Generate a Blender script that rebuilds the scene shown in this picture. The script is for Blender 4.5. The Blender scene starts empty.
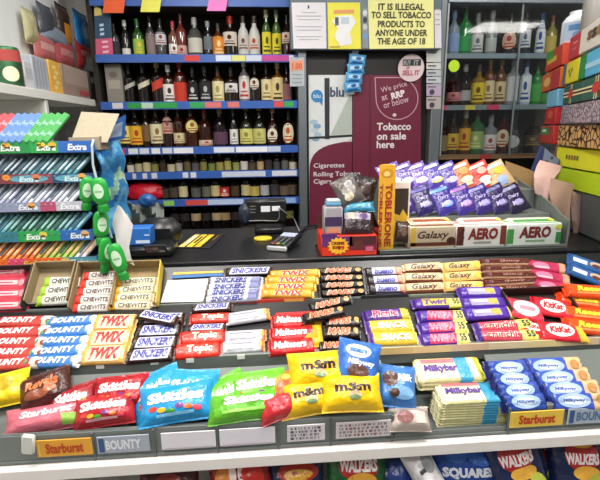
import bpy, bmesh, math, random
from mathutils import Vector, Matrix, noise
random.seed(11)
S = bpy.context.scene
COL = S.collection
R = math.radians

# ------------------------------------------------------------------ camera
FPX, PITCH, YAW, ROLL = 450.0, R(13.7), R(4.2), R(0.75)
EYE = Vector((0, 0, 1.5))
_h = Vector((math.sin(YAW), math.cos(YAW), 0)); _r0 = Vector((math.cos(YAW), -math.sin(YAW), 0))
CF = _h * math.cos(PITCH) - Vector((0, 0, math.sin(PITCH)))
_u0 = _h * math.sin(PITCH) + Vector((0, 0, math.cos(PITCH)))
CR = _r0 * math.cos(ROLL) - _u0 * math.sin(ROLL)
CU = _u0 * math.cos(ROLL) + _r0 * math.sin(ROLL)
cam = bpy.data.cameras.new('camera'); cam_o = bpy.data.objects.new('camera', cam); COL.objects.link(cam_o)
cam.sensor_fit = 'HORIZONTAL'; cam.sensor_width = 36; cam.lens = 36 * FPX / 600; cam.clip_start = 0.02
cam_o.matrix_world = Matrix.Translation(EYE) @ Matrix((CR, CU, -CF)).transposed().to_4x4()
S.camera = cam_o

# surveying helpers: where the sight line through a photo point meets a real plane of the shop
def ray(u, v): return CF * FPX + CR * (u - 300) - CU * (v - 240)
def on_plane(u, v, p0, n):
    d = ray(u, v); p0 = Vector(p0); n = Vector(n)
    return EYE + d * ((p0 - EYE).dot(n) / d.dot(n))
def onY(u, v, y): return on_plane(u, v, (0, y, 0), (0, 1, 0))
def onZ(u, v, z): return on_plane(u, v, (0, 0, z), (0, 0, 1))
def onX(u, v, x): return on_plane(u, v, (x, 0, 0), (1, 0, 0))
def depth(p): return (p - EYE).dot(CF)

# ------------------------------------------------------------------ materials
def lin(h):
    c = [int(h[i:i + 2], 16) / 255 for i in (0, 2, 4)]
    return tuple(x / 12.92 if x <= .04045 else ((x + .055) / 1.055) ** 2.4 for x in c) + (1,)
_mats = {}
def mat(h, kind='film'):
    k = (h, kind)
    if k in _mats: return _mats[k]
    m = bpy.data.materials.new(kind + '_' + h); m.use_nodes = True
    nt = m.node_tree; b = nt.nodes['Principled BSDF']; L = nt.links.new
    b.inputs['Base Color'].default_value = lin(h)
    def bump(scale, strength, dist, detail=2):
        tc = nt.nodes.new('ShaderNodeTexCoord'); n = nt.nodes.new('ShaderNodeTexNoise'); bp = nt.nodes.new('ShaderNodeBump')
        n.inputs['Scale'].default_value = scale; n.inputs['Detail'].default_value = detail
        bp.inputs['Strength'].default_value = strength; bp.inputs['Distance'].default_value = dist
        L(tc.outputs['Object'], n.inputs['Vector']); L(n.outputs['Fac'], bp.inputs['Height']); L(bp.outputs['Normal'], b.inputs['Normal'])
        return n
    def vary(n, amt):
        mx = nt.nodes.new('ShaderNodeMix'); mx.data_type = 'RGBA'
        c = lin(h); mx.inputs[6].default_value = tuple(x * (1 - amt) for x in c[:3]) + (1,); mx.inputs[7].default_value = tuple(min(1, x * (1 + amt)) for x in c[:3]) + (1,)
        L(n.outputs['Fac'], mx.inputs[0]); L(mx.outputs[2], b.inputs['Base Color'])
    if kind == 'film':
        b.inputs['Roughness'].default_value = .27; bump(45, .55, .009, 3)
    elif kind == 'card':
        b.inputs['Roughness'].default_value = .55; vary(bump(40, .1, .002), .06)
    elif kind == 'kraft':
        b.inputs['Roughness'].default_value = .85; vary(bump(90, .2, .002, 5), .18)
    elif kind == 'paper':
        b.inputs['Roughness'].default_value = .8; vary(bump(25, .15, .003), .03)
    elif kind == 'plastic':
        b.inputs['Roughness'].default_value = .35; vary(bump(30, .05, .002), .04)
    elif kind == 'wall':
        b.inputs['Roughness'].default_value = .7; vary(bump(12, .1, .004, 4), .04)
    elif kind == 'metal':
        b.inputs['Roughness'].default_value = .4; b.inputs['Metallic'].default_value = .6; vary(bump(15, .05, .002), .06)
    elif kind == 'glass':
        b.inputs['Roughness'].default_value = .06; b.inputs['IOR'].default_value = 1.5; vary(bump(20, .03, .001), .1)
        b.inputs['Coat Weight'].default_value = .4
    elif kind == 'clearglass':
        b.inputs['Roughness'].default_value = .05; b.inputs['Transmission Weight'].default_value = .55; vary(bump(20, .03, .001), .1)
    elif kind == 'stone':
        b.inputs['Roughness'].default_value = .32; n = bump(70, .12, .002, 6); vary(n, .55)
    elif kind in ('clear', 'pane'):
        nt.nodes.remove(b); out = nt.nodes['Material Output']
        t = nt.nodes.new('ShaderNodeBsdfTransparent'); g = nt.nodes.new('ShaderNodeBsdfGlossy'); mx = nt.nodes.new('ShaderNodeMixShader'); lw = nt.nodes.new('ShaderNodeLayerWeight')
        g.inputs['Roughness'].default_value = .04 if kind == 'pane' else .15; t.inputs['Color'].default_value = lin(h)
        lw.inputs['Blend'].default_value = .28 if kind == 'pane' else .06
        L(lw.outputs['Fresnel'], mx.inputs[0]); L(t.outputs[0], mx.inputs[1]); L(g.outputs[0], mx.inputs[2]); L(mx.outputs[0], out.inputs['Surface'])
    elif kind == 'lamp':
        b.inputs['Emission Color'].default_value = lin(h); b.inputs['Emission Strength'].default_value = 4
    _mats[k] = m
    return m
def cells(name, dark, light, scale, width, feature='DISTANCE_TO_EDGE'):
    m = bpy.data.materials.new(name); m.use_nodes = True; nt = m.node_tree; b = nt.nodes['Principled BSDF']
    tc = nt.nodes.new('ShaderNodeTexCoord'); v = nt.nodes.new('ShaderNodeTexVoronoi'); v.feature = feature; v.inputs['Scale'].default_value = scale
    r = nt.nodes.new('ShaderNodeValToRGB'); e = r.color_ramp.elements
    e[0].position = width; e[0].color = lin(dark); e[1].position = width + .08; e[1].color = lin(light)
    nt.links.new(tc.outputs['Object'], v.inputs['Vector']); nt.links.new(v.outputs['Distance'], r.inputs['Fac']); nt.links.new(r.outputs['Color'], b.inputs['Base Color'])
    b.inputs['Roughness'].default_value = .5
    return m

# ------------------------------------------------------------------ text
_tc = {}
def text2d(s, bold=.02, shear=0.0):
    k = (s, bold, shear)
    if k in _tc: return _tc[k]
    cu = bpy.data.curves.new('lettering', 'FONT'); cu.body = s; cu.size = 1; cu.offset = bold; cu.shear = shear; cu.resolution_u = 2
    cu.align_x = 'CENTER'
    ob = bpy.data.objects.new('lettering', cu); COL.objects.link(ob); bpy.context.view_layer.update()
    dg = bpy.context.evaluated_depsgraph_get()
    me = bpy.data.meshes.new_from_object(ob.evaluated_get(dg))
    bm = bmesh.new(); bm.from_mesh(me)
    ys = [v.co.y for v in bm.verts]; xs = [v.co.x for v in bm.verts]
    y0, y1, x0, x1 = min(ys), max(ys), min(xs), max(xs)
    for t in (.2, .4, .6, .8):
        bmesh.ops.bisect_plane(bm, geom=bm.verts[:] + bm.edges[:] + bm.faces[:], plane_co=(0, y0 + (y1 - y0) * t, 0), plane_no=(0, 1, 0))
    bm.verts.index_update()
    vs = [((v.co.x - x0) / (x1 - x0) - .5, (v.co.y - y0) / (y1 - y0) - .5) for v in bm.verts]
    fs = []
    for f in bm.faces:
        i = [v.index for v in f.verts]
        fs.append(i if f.normal.z >= 0 else i[::-1])
    bm.free(); bpy.data.meshes.remove(me); bpy.data.objects.remove(ob); bpy.data.curves.remove(cu)
    _tc[k] = (vs, fs, (x1 - x0) / (y1 - y0))
    return _tc[k]

# ------------------------------------------------------------------ mesh builder
class MB:
    def __init__(s): s.v = []; s.f = []; s.m = []; s.mats = []
    def mi(s, m):
        if m not in s.mats: s.mats.append(m)
        return s.mats.index(m)
    def add(s, vs, fs, m):
        o = len(s.v); s.v += [tuple(x) for x in vs]; i = s.mi(m)
        for f in fs: s.f.append([o + a for a in f]); s.m.append(i)
    def box(s, c, d, m, bev=0.0, M=None):
        hx, hy, hz = d[0] / 2, d[1] / 2, d[2] / 2
        b = min(bev, .45 * min(d)); vs = []; fs = []
        if b <= 0:
            vs = [Vector((x, y, z)) for x in (-hx, hx) for y in (-hy, hy) for z in (-hz, hz)]
            fs = [(0, 1, 3, 2), (4, 6, 7, 5), (0, 4, 5, 1), (2, 3, 7, 6), (0, 2, 6, 4), (1, 5, 7, 3)]
        else:
            idx = {}
            for sx in (-1, 1):
                for sy in (-1, 1):
                    for sz in (-1, 1):
                        for a in range(3):
                            p = [sx * (hx - b), sy * (hy - b), sz * (hz - b)]; p[a] += (sx, sy, sz)[a] * b
                            idx[(sx, sy, sz, a)] = len(vs); vs.append(Vector(p))
            def oriented(q):
                ctr = sum((vs[i] for i in q), Vector()) / len(q)
                n = (vs[q[1]] - vs[q[0]]).cross(vs[q[2]] - vs[q[1]])
                return q if n.dot(ctr) > 0 else q[::-1]
            for a in range(3):
                o1, o2 = [x for x in range(3) if x != a]
                for sg in (-1, 1):
                    q = []
                    for p, r in ((-1, -1), (1, -1), (1, 1), (-1, 1)):
                        k = [0, 0, 0]; k[a] = sg; k[o1] = p; k[o2] = r; q.append(idx[(*k, a)])
                    fs.append(oriented(q))
                for p in (-1, 1):
                    for r in (-1, 1):
                        k0 = [0, 0, 0]; k0[a] = -1; k0[o1] = p; k0[o2] = r; k1 = list(k0); k1[a] = 1
                        fs.append(oriented([idx[(*k0, o1)], idx[(*k0, o2)], idx[(*k1, o2)], idx[(*k1, o1)]]))
            for sx in (-1, 1):
                for sy in (-1, 1):
                    for sz in (-1, 1): fs.append(oriented([idx[(sx, sy, sz, a)] for a in range(3)]))
        c = Vector(c)
        s.add([(M @ v if M else v) + c for v in vs], fs, m)
    def ext(s, lo, hi, m, bev=0.0):
        s.box([(a + b) / 2 for a, b in zip(lo, hi)], [abs(b - a) for a, b in zip(lo, hi)], m, bev)
    def poly(s, pts, fn, m): s.add([fn(*p) for p in pts], [list(range(len(pts)))], m)
    def slab(s, pts, fn, t, m):          # outline pts in the plane of fn(x,y,z), given real thickness t
        n = len(pts); vs = [fn(x, y, 0) for x, y in pts] + [fn(x, y, -t) for x, y in pts]
        s.add(vs, [list(range(n)), list(range(2 * n - 1, n - 1, -1))] + [[i, i + n, (i + 1) % n + n, (i + 1) % n] for i in range(n)], m)
    def text(s, t, fn, cx, cy, w, h, m, bold=.02, shear=0.0, rot=0.0):
        vs, fs, asp = text2d(t, bold, shear)
        if w is None: w = h * asp
        c, q = math.cos(rot), math.sin(rot)
        s.add([fn(cx + (x * w) * c - (y * h) * q, cy + (x * w) * q + (y * h) * c) for x, y in vs], fs, m)
    def ell(s, fn, cx, cy, rx, ry, m, n=20, rings=3, rot=0.0):
        vs = [fn(cx, cy)]; fs = []; c, q = math.cos(rot), math.sin(rot)
        for r in range(1, rings + 1):
            for i in range(n):
                a = 2 * math.pi * i / n; x = rx * r / rings * math.cos(a); y = ry * r / rings * math.sin(a)
                vs.append(fn(cx + x * c - y * q, cy + x * q + y * c))
        for i in range(n):
            j = (i + 1) % n; fs.append([0, 1 + i, 1 + j])
            for r in range(1, rings): a = 1 + (r - 1) * n; b = 1 + r * n; fs.append([a + i, b + i, b + j, a + j])
        s.add(vs, fs, m)
    def rect(s, fn, x0, y0, x1, y1, m, skew=0.0, nx=6, ny=5):
        vs = [fn(x0 + (x1 - x0) * i / nx + skew * (j / ny - .5), y0 + (y1 - y0) * j / ny) for j in range(ny + 1) for i in range(nx + 1)]
        k = nx + 1
        s.add(vs, [[j * k + i, j * k + i + 1, (j + 1) * k + i + 1, (j + 1) * k + i] for j in range(ny) for i in range(nx)], m)
    def lathe(s, prof, m, n=16, c=(0, 0, 0), sx=1, sy=1):
        vs = [(c[0] + r * sx * math.cos(2 * math.pi * i / n), c[1] + r * sy * math.sin(2 * math.pi * i / n), c[2] + z) for r, z in prof for i in range(n)]
        fs = [[k * n + i, k * n + (i + 1) % n, (k + 1) * n + (i + 1) % n, (k + 1) * n + i] for k in range(len(prof) - 1) for i in range(n)]
        fs.append(list(range(n))[::-1]); fs.append([(len(prof) - 1) * n + i for i in range(n)])
        s.add(vs, fs, m)
    def tube(s, path, r, m, n=8):
        path = [Vector(p) for p in path]; vs = []; fs = []
        for k, p in enumerate(path):
            t = (path[min(k + 1, len(path) - 1)] - path[max(k - 1, 0)]).normalized()
            a = t.cross(Vector((0, 0, 1)))
            if a.length < .05: a = t.cross(Vector((0, 1, 0)))
            a.normalize(); b = t.cross(a)
            vs += [p + a * r * math.cos(2 * math.pi * i / n) + b * r * math.sin(2 * math.pi * i / n) for i in range(n)]
        for k in range(len(path) - 1):
            for i in range(n): fs.append([k * n + i, k * n + (i + 1) % n, (k + 1) * n + (i + 1) % n, (k + 1) * n + i])
        fs.append(list(range(n))[::-1]); fs.append([(len(path) - 1) * n + i for i in range(n)])
        s.add(vs, fs, m)
    def mesh(s, name, smooth=True):
        me = bpy.data.meshes.new(name); me.from_pydata(s.v, [], s.f)
        for m in s.mats: me.materials.append(m)
        me.polygons.foreach_set('material_index', s.m); me.update()
        if smooth: me.shade_smooth(); me.set_sharp_from_angle(angle=R(38))
        return me
    def build(s, name, parent=None, smooth=True):
        o = bpy.data.objects.new(name, s.mesh(name, smooth)); COL.objects.link(o)
        if parent is not None:
            o.parent = parent; o.matrix_parent_inverse = parent.matrix_basis.inverted()
        return o

ALL = []
def T(o, label, cat, group=None):
    o['label'] = label; o['category'] = cat
    if group: o['group'] = group
    ALL.append(o); return o
def struct(o): o['kind'] = 'structure'; return o
def empty(name, loc, label, cat, group=None):
    o = bpy.data.objects.new(name, None); COL.objects.link(o); o.location = loc; o.empty_display_size = .02
    return T(o, label, cat, group)
def put(o, p, tilt=0.0, yaw=0.0, roll=0.0, scale=1.0):
    o.matrix_basis = Matrix.Translation(p) @ Matrix.Rotation(tilt, 4, 'X') @ Matrix.Rotation(yaw, 4, 'Z') @ Matrix.Rotation(roll, 4, 'Y') @ Matrix.Scale(scale, 4)
    return o
def inst(name, me): o = bpy.data.objects.new(name, me); COL.objects.link(o); return o
def copy_thing(src):                       # a thing, its parts and their sub-parts
    c = src.copy(); COL.objects.link(c)
    for ch in list(src.children):
        d = ch.copy(); COL.objects.link(d); d.parent = c
        for g in list(ch.children):
            e = g.copy(); COL.objects.link(e); e.parent = d
    return c
ORD = ['first', 'second', 'third', 'fourth', 'fifth', 'sixth', 'seventh', 'eighth', 'ninth', 'tenth', 'eleventh', 'twelfth', 'thirteenth', 'fourteenth', 'fifteenth', 'sixteenth', 'seventeenth', 'eighteenth', 'nineteenth', 'twentieth', 'twenty-first', 'twenty-second']
def rank(k, n):                            # k = 0 is the front one
    if n == 1: return 'single'
    if k == 0: return 'front'
    if k == n - 1: return 'rearmost'
    if n == 3: return 'middle'
    return ORD[k] + '-from-front'

# ------------------------------------------------------------------ wrappers (bars and bags)
def wrapper(L, W, H, base, style='bar', paint=None, prints=(), name='wrapper', seed=0, amp=.0, kind='film'):
    """Flow-wrapped bar (crimped short ends) or pillow bag (crimped top and bottom); prints use -1..1 coordinates."""
    rnd = random.Random(seed); ph = [rnd.uniform(0, 6.28) for _ in range(8)]; fx = [rnd.uniform(2, 6) for _ in range(4)]
    def hf(u, v):
        a, b = min(1, abs(u)), min(1, abs(v))
        if style == 'bar':
            q = 1 - a; cr = .07
            e = .08 if q < cr else .08 + .92 * math.sin(min(1, (q - cr) / .09) * math.pi / 2)
            c = max(0, 1 - b ** 4) ** .5
        else:
            q = 1 - b; cr = .09
            e = .05 if q < cr else .05 + .95 * math.sin(min(1, (q - cr) / .5) * math.pi / 2) ** .8
            c = max(0, 1 - a ** 3.2) ** .6
        w = amp * (math.sin(fx[0] * u + ph[0]) * math.sin(fx[1] * v + ph[1]) + .6 * math.sin(fx[2] * 2 * u + 3 * v + ph[2]) + .4 * math.sin(fx[3] * 2.2 * v - 4 * u + ph[3]))
        return max(.02, e * c + w * min(1, e) * c)
    zc = .32 * H
    def top(u, v, eps=0.0):
        z = zc + (H - zc) * hf(u, v) + eps
        x = u * L / 2; y = v * W / 2
        if style != 'bar': x *= 1 - .05 * (1 - abs(v)) * 1.0 ; y *= 1 - .04 * (1 - abs(u))
        else: y *= .93 if abs(u) > .93 else 1
        return Vector((x, y, z))
    def bot(u, v):
        p = top(u, v); p.z = zc - zc * min(1, hf(u, v)); return p
    mb = MB(); bm_ = mat(base, kind)
    if style == 'bar': us = [-1, -.965, -.93, -.9, -.86, -.8, -.6, -.4, -.2, 0, .2, .4, .6, .8, .86, .9, .93, .965, 1]; vs_ = [-1, -.93, -.8, -.5, -.2, .2, .5, .8, .93, 1]
    else: us = [-1 + 2 * i / 20 for i in range(21)]; us[1] = -.96; us[-2] = .96; vs_ = [-1, -.955, -.91, -.85, -.75, -.6, -.45, -.3, -.15, 0, .15, .3, .45, .6, .75, .85, .91, .955, 1]
    nu, nv = len(us), len(vs_)
    verts = [top(u, v) for v in vs_ for u in us] + [bot(u, v) for v in vs_ for u in us]
    if style == 'bar':   # zig-zag cut ends
        for side in (0, nu - 1):
            for j in range(nv):
                for o in (0, nu * nv): verts[o + j * nu + side].x += (.0012 if j % 2 else -.0012)
    groups = {}
    for j in range(nv - 1):
        for i in range(nu - 1):
            uc, vc = (us[i] + us[i + 1]) / 2, (vs_[j] + vs_[j + 1]) / 2
            c = (paint(uc, vc) if paint else None) or base
            q = [j * nu + i, j * nu + i + 1, (j + 1) * nu + i + 1, (j + 1) * nu + i]
            groups.setdefault(c, []).append(q)
            groups.setdefault(c, []).append([a + nu * nv for a in q[::-1]])
    o = nu * nv
    for i in range(nu - 1):
        uc = (us[i] + us[i + 1]) / 2; k = (nv - 1) * nu
        groups.setdefault((paint(uc, -1) if paint else None) or base, []).append([i + 1, i, o + i, o + i + 1]); groups.setdefault((paint(uc, 1) if paint else None) or base, []).append([k + i, k + i + 1, o + k + i + 1, o + k + i])
    groups.setdefault(base, [])
    for j in range(nv - 1): groups[base].append([j * nu, (j + 1) * nu, o + (j + 1) * nu, o + j * nu]); k = nu - 1; groups[base].append([(j + 1) * nu + k, j * nu + k, o + j * nu + k, o + (j + 1) * nu + k])
    mb.v = [tuple(v) for v in verts]
    for c, fs in groups.items():
        i = mb.mi(mat(c, kind))
        for f in fs: mb.f.append(f); mb.m.append(i)
    eps = .0010
    for p in prints:
        eps += .00025; e = eps
        fn = lambda u, v, e=e: top(max(-.99, min(.99, u)), max(-.99, min(.99, v)), e)
        m = mat(p[-1] if p[0] != 't' else p[6], kind)
        if p[0] == 't': mb.text(p[1], fn, p[2], p[3], p[4], p[5], m, bold=p[7] if len(p) > 7 else .03, shear=p[8] if len(p) > 8 else 0)
        elif p[0] == 'e': mb.ell(fn, p[1], p[2], p[3], p[4], m)
        elif p[0] == 'r': mb.rect(fn, p[1], p[2], p[3], p[4], m, skew=p[5] if len(p) > 6 else 0)
    return mb.mesh(name)

# ================================================================== SETTING
XL, XR = -1.36, 4.2
mb = MB(); mb.ext((XL, -1.2, -.05), (XR, 3.4, 0), mat('8d8a84', 'wall')); struct(mb.build('floor'))
mb = MB(); mb.ext((XL, -1.2, 2.8), (XR, 3.4, 2.85), mat('e9e8e4', 'wall')); struct(mb.build('ceiling'))
mb = MB(); mb.ext((XL, 3.3, 0), (XR, 3.36, 2.8), mat('d9d6d0', 'wall')); struct(mb.build('wall_back'))
mb = MB(); mb.ext((XL - .06, -1.2, 0), (XL, 3.36, 2.8), mat('e6e4df', 'wall')); struct(mb.build('wall_left'))
mb = MB(); mb.ext((XR, -1.2, 0), (XR + .06, 3.36, 2.8), mat('d9d6d0', 'wall')); struct(mb.build('wall_right'))
# ceiling lamps of the shop (above and outside the picture)
for k, (x, y) in enumerate(((-.55, .75), (.85, .75), (.1, -.5), (-.2, 2.0), (1.5, 2.0), (3.15, -.42))):
    lw_ = (.56, .56) if k < 5 else (.8, .6)
    mb = MB(); mb.ext((x - lw_[0] / 2 - .04, y - lw_[1] / 2 - .04, 2.775), (x + lw_[0] / 2 + .04, y + lw_[1] / 2 + .04, 2.8), mat('e8e8e8', 'metal')); mb.ext((x - lw_[0] / 2, y - lw_[1] / 2, 2.77), (x + lw_[0] / 2, y + lw_[1] / 2, 2.776), mat('fff8ee', 'lamp'))
    T(mb.build('ceiling_light'), 'square white ceiling light panel ' + ['over the sweets on the left', 'over the sweets on the right', 'behind the customer', 'over the till', 'over the tobacco boxes', 'far right near the door'][k], 'ceiling light', 'ceiling lights')
    l = bpy.data.lights.new('lamp', 'AREA'); l.shape = 'RECTANGLE'; l.size = lw_[0]; l.size_y = lw_[1]; l.energy = (29, 29, 18, 5.5, 6, 16)[k]; l.color = (1, .965, .92)
    lo = bpy.data.objects.new('lamp', l); COL.objects.link(lo); lo.location = (x, y, 2.765)
w = bpy.data.worlds.new('world'); S.world = w; w.use_nodes = True
w.node_tree.nodes['Background'].inputs[0].default_value = (.95, .97, 1, 1); w.node_tree.nodes['Background'].inputs[1].default_value = .22

# ================================================================== LEFT DRINKS CABINET
YF, YB = 2.88, 3.22                        # shelf front, back panel
xa, xb = onY(104, 100, YF).x, onY(297.5, 100, YF).x
blue, dark, grey = mat('3862b4', 'plastic'), mat('2a221d', 'wall'), mat('7d858b', 'metal')
cab = empty('drinks_cabinet', ((xa + xb) / 2, 3.05, 0), 'tall dark open drinks cabinet with blue shelf rails left of the tobacco doors', 'cabinet')
mb = MB(); mb.ext((xa - .03, YB, 0), (xb + .02, YB + .03, 2.5), dark); mb.build('back_panel', cab)
mb = MB(); mb.ext((xa - .05, YF + .02, 0), (xa - .02, YB, 2.5), dark); mb.build('side_panel', cab)
mb = MB(); mb.ext((xb + .002, YF - .03, 0), (onY(306.5, 120, YF).x, YB, 2.5), grey, .004); mb.build('post', cab)
SHV = [2.5, 58.5, 105, 150, 174.5, 202, 233]  # strip heights read at the middle of the cabinet
SHZ = [onY(205, v, YF).z for v in SHV]
TICK = [[], [(185, 200, 'd84a44'), (232, 246, 'e4e48a'), (246, 262, 'cfd8e8'), (262, 289, 'c9509c'), (216, 232, 'd8e2f2'), (289, 294, 'dfe6f4')],
        [(113, 124, 'cfd4d8'), (128, 142, '2f9a4a'), (142, 154, 'b9d4c0'), (154, 178, '33a050'), (190, 205, '38a858'), (205, 222, 'd87878'), (228, 240, 'd87a72'), (274, 284, 'd8524e'), (284, 294, '3aa858')],
        [(119, 126, 'd83a4a'), (129, 139, 'dfe3ea'), (140, 150, 'd2d8e2'), (152, 161, 'e8ebef'), (163, 173, 'd5dae4'), (174, 194, 'e9ecf2'), (214, 235, 'dfe5f2'), (236, 268, 'eef1f8'), (268, 281, 'c6d2ea')],
        [(122, 126, 'd0d4da'), (133, 137, 'c4cad6'), (143, 148, 'ccd2dc'), (152, 158, 'ccd2dc'), (183, 189, 'd8dce4'), (191, 197, 'd8dce4'), (222, 266, 'c9d2e4'), (272, 297, 'd5dae2')],
        [(164, 175, '8cc45a'), (186, 208, 'd24a48'), (208, 244, 'b9cbe8'), (285, 296, '8fb0e0')], []]
for k, z in enumerate(SHZ):
    mb = MB(); mb.ext((xa - .02, YF, z - .012), (xb, YB, z + .006), mat('4a4038', 'wall')); sh = mb.build('shelf', cab)
    mb = MB(); mb.ext((xa - .02, YF - .012, z - .024), (xb, YF, z + .022), blue if k < 6 else mat('2a2a30', 'plastic'), .002)
    for a, b, h in TICK[k]:
        pa, pb = onY(a, SHV[k], YF).x, onY(b, SHV[k], YF).x
        mb.ext((pa, YF - .0145, z - .017), (pb - .003, YF - .0115, z + .016), mat(h, 'paper'))
    mb.build('price_rail', sh)
mb = MB(); mb.ext((xa - .05, YF - .02, SHZ[0] + .02), (onY(306, 120, YF).x, YB, 2.5), mat('8fa6c4', 'metal'), .004); mb.build('top_panel', cab)

# ---- bottles: look -> (label phrase, glass, profile, label band (z0,z1 fractions of body), label colour, cap colour, extra)
PROF = {   # radius fractions at height fractions
 'std': [(.0, .86), (.02, 1), (.58, 1), (.64, .93), (.70, .6), (.75, .38), (.80, .34), (.93, .33)],
 'slim': [(.0, .8), (.02, .86), (.55, .86), (.66, .7), (.76, .36), (.94, .32)],
 'square': [(.0, .92), (.02, 1), (.62, 1), (.66, .92), (.70, .45), (.74, .36), (.93, .34)],
 'flask': [(.0, .95), (.03, 1.1), (.55, 1.1), (.68, .8), (.76, .4), (.92, .36)],
 'wine': [(.0, .9), (.02, 1), (.46, 1), (.55, .88), (.66, .42), (.72, .33), (.95, .31)]}
_bott = {}
def bottle_kind(key, glass, prof, label, lz, cap, lab2=None, shape='band', kind='glass'):
    k = (glass, prof, label, lz, cap, lab2, shape, kind)
    if k in _bott: return _bott[k]
    P = PROF[prof]; n = 16; r = .5
    mb = MB(); mb.lathe([(a * r, z) for z, a in P], mat(glass, kind), n); body = mb.mesh('bottle')
    def rad(z):
        for (z0, a0), (z1, a1) in zip(P, P[1:]):
            if z0 <= z <= z1: return r * (a0 + (a1 - a0) * (z - z0) / max(1e-6, z1 - z0))
        return r * .33
    lm = None
    if label:
        mb = MB()
        def fn(x, y, e=.012):       # x: arc angle, y: height
            q = rad(y) + e; return Vector((q * math.sin(x), -q * math.cos(x), y))
        z0, z1 = lz
        if shape == 'band': mb.rect(fn, -1.25, z0, 1.25, z1, mat(label, 'paper'), nx=10)
        elif shape == 'slant': mb.rect(lambda x, y: fn(x, y + .07 * x), -1.0, z0, 1.0, z1, mat(label, 'paper'), nx=10)
        else: mb.ell(fn, 0, (z0 + z1) / 2, .95, (z1 - z0) / 2, mat(label, 'paper'))
        if lab2:
            f2 = lambda x, y: fn(x, y, .022)
            mb.ell(f2, 0, z0 + (z1 - z0) * .62, .3, (z1 - z0) * .17, mat(lab2, 'paper'), n=12); mb.rect(f2, -.6, z0 + (z1 - z0) * .3, .6, z0 + (z1 - z0) * .36, mat(lab2, 'paper'))
            mb.rect(f2, -.8, z0 + (z1 - z0) * .1, .8, z0 + (z1 - z0) * .2, mat(lab2, 'paper'))
        lm = mb.mesh('label')
    mb = MB(); ct = P[-1][0]; mb.lathe([(r * .36, ct - .1), (r * .4, ct - .09), (r * .4, 1.0), (r * .34, 1.0)], mat(cap, 'plastic'), 12); cm = mb.mesh('cap')
    _bott[k] = (body, lm, cm); return _bott[k]
def bottle(u, vbase, w, h, y, zshelf, spec, label, group):
    """w, h: pixel width and height at that shelf"""
    p = onY(u, vbase, y); p.z = zshelf + .0065
    s = depth(p) / FPX
    body, lm, cm = bottle_kind(*spec[:1], *spec[1:])
    o = T(inst('bottle', body), label, 'bottle', group)
    o.location = p; w *= 1.07; h *= 1.1; o.scale = (w * s, w * s, h * s); o.rotation_euler.z = random.uniform(-.15, .15) - math.atan2(p.x, p.y)
    for nm, me in (('label', lm), ('cap', cm)):
        if me: c = inst(nm, me); c.parent = o
    return o
BK = '14100e'
def sp(glass, prof='std', label=None, lz=(.12, .5), cap='15120f', lab2=None, shape='band', kind='glass'): return ('k', glass, prof, label, lz, cap, lab2, shape, kind)
SH1 = [(116, 9, 30, sp('5a5f60', label='3a3c40', kind='clearglass'), 'clear bottle with grey label'), (127, 9, 33, sp('3a3a3c', 'slim', 'e4e2da', (.1, .28), 'd8d8d8', kind='clearglass'), 'slim bottle with small white label'),
 (139.5, 10, 34, sp('2c5a22', label='9ac452', lab2='e8c83a', cap='2a6a2a'), 'green bottle with lime label'), (152, 10, 36, sp('4a4648', 'slim', '8a7a7a', (.1, .6)), 'slim bottle with dull silver label'),
 (162, 10, 34, sp('4a4a4c', label='d9dbe0', lz=(.36, .66), lab2='8a3a3a'), 'bottle with tall white label, dark neck'), (174.5, 9, 32, sp('7a5040', label='efefe9', lz=(.08, .4), cap='b03a3a', lab2='7a3030'), 'bottle with square white label and red cap'),
 (182.5, 10, 38, sp('6a2a24', label='c9a59a', lz=(.05, .3), cap='40100c', lab2='a02828'), 'reddish bottle with pale lower label'), (196, 12, 35, sp('6c706c', 'flask', 'c8c6ba', (.15, .5), 'b0b0a8', kind='clearglass'), 'clear round-shouldered bottle'),
 (209, 10, 32, sp('23262a', 'slim', '6a747a', (.25, .6), '9aa0a4'), 'dark bottle with grey label and silver cap'), (219, 11, 30, sp('5a3010', label='e08a2e', lz=(.1, .62), cap='241408', lab2='f0d8a0'), 'bottle with bright orange label'),
 (231, 13, 36, sp('241812', 'square', 'd9cfc2', (.3, .62), 'c8281c', lab2='3a2018'), 'dark bottle with cream label, round red cap'), (244, 12, 36, sp('c8c8c4', 'slim', 'c9c4bc', (.2, .55), '3a2a20', lab2='6a4a3a', kind='plastic'), 'white bottle with black cap'),
 (255, 12, 36, sp('cacac6', 'slim', 'd2ccc2', (.2, .55), '30241c', lab2='b04030', kind='plastic'), 'white bottle with black cap and red mark'), (267, 10, 41, sp('44602a', 'slim', 'e2d23a', (.1, .55), 'c9c49a', lab2='4a5a20'), 'tall green bottle with yellow label'),
 (277, 10, 41, sp('44602a', 'slim', 'dccb34', (.1, .52), '8aa070', lab2='3a4a20'), 'tall green bottle with darker yellow label'), (287, 9, 37, sp('2c1410', label='d4c4b8', lz=(.36, .6), lab2='7a3024'), 'brown bottle with high cream label')]
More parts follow.
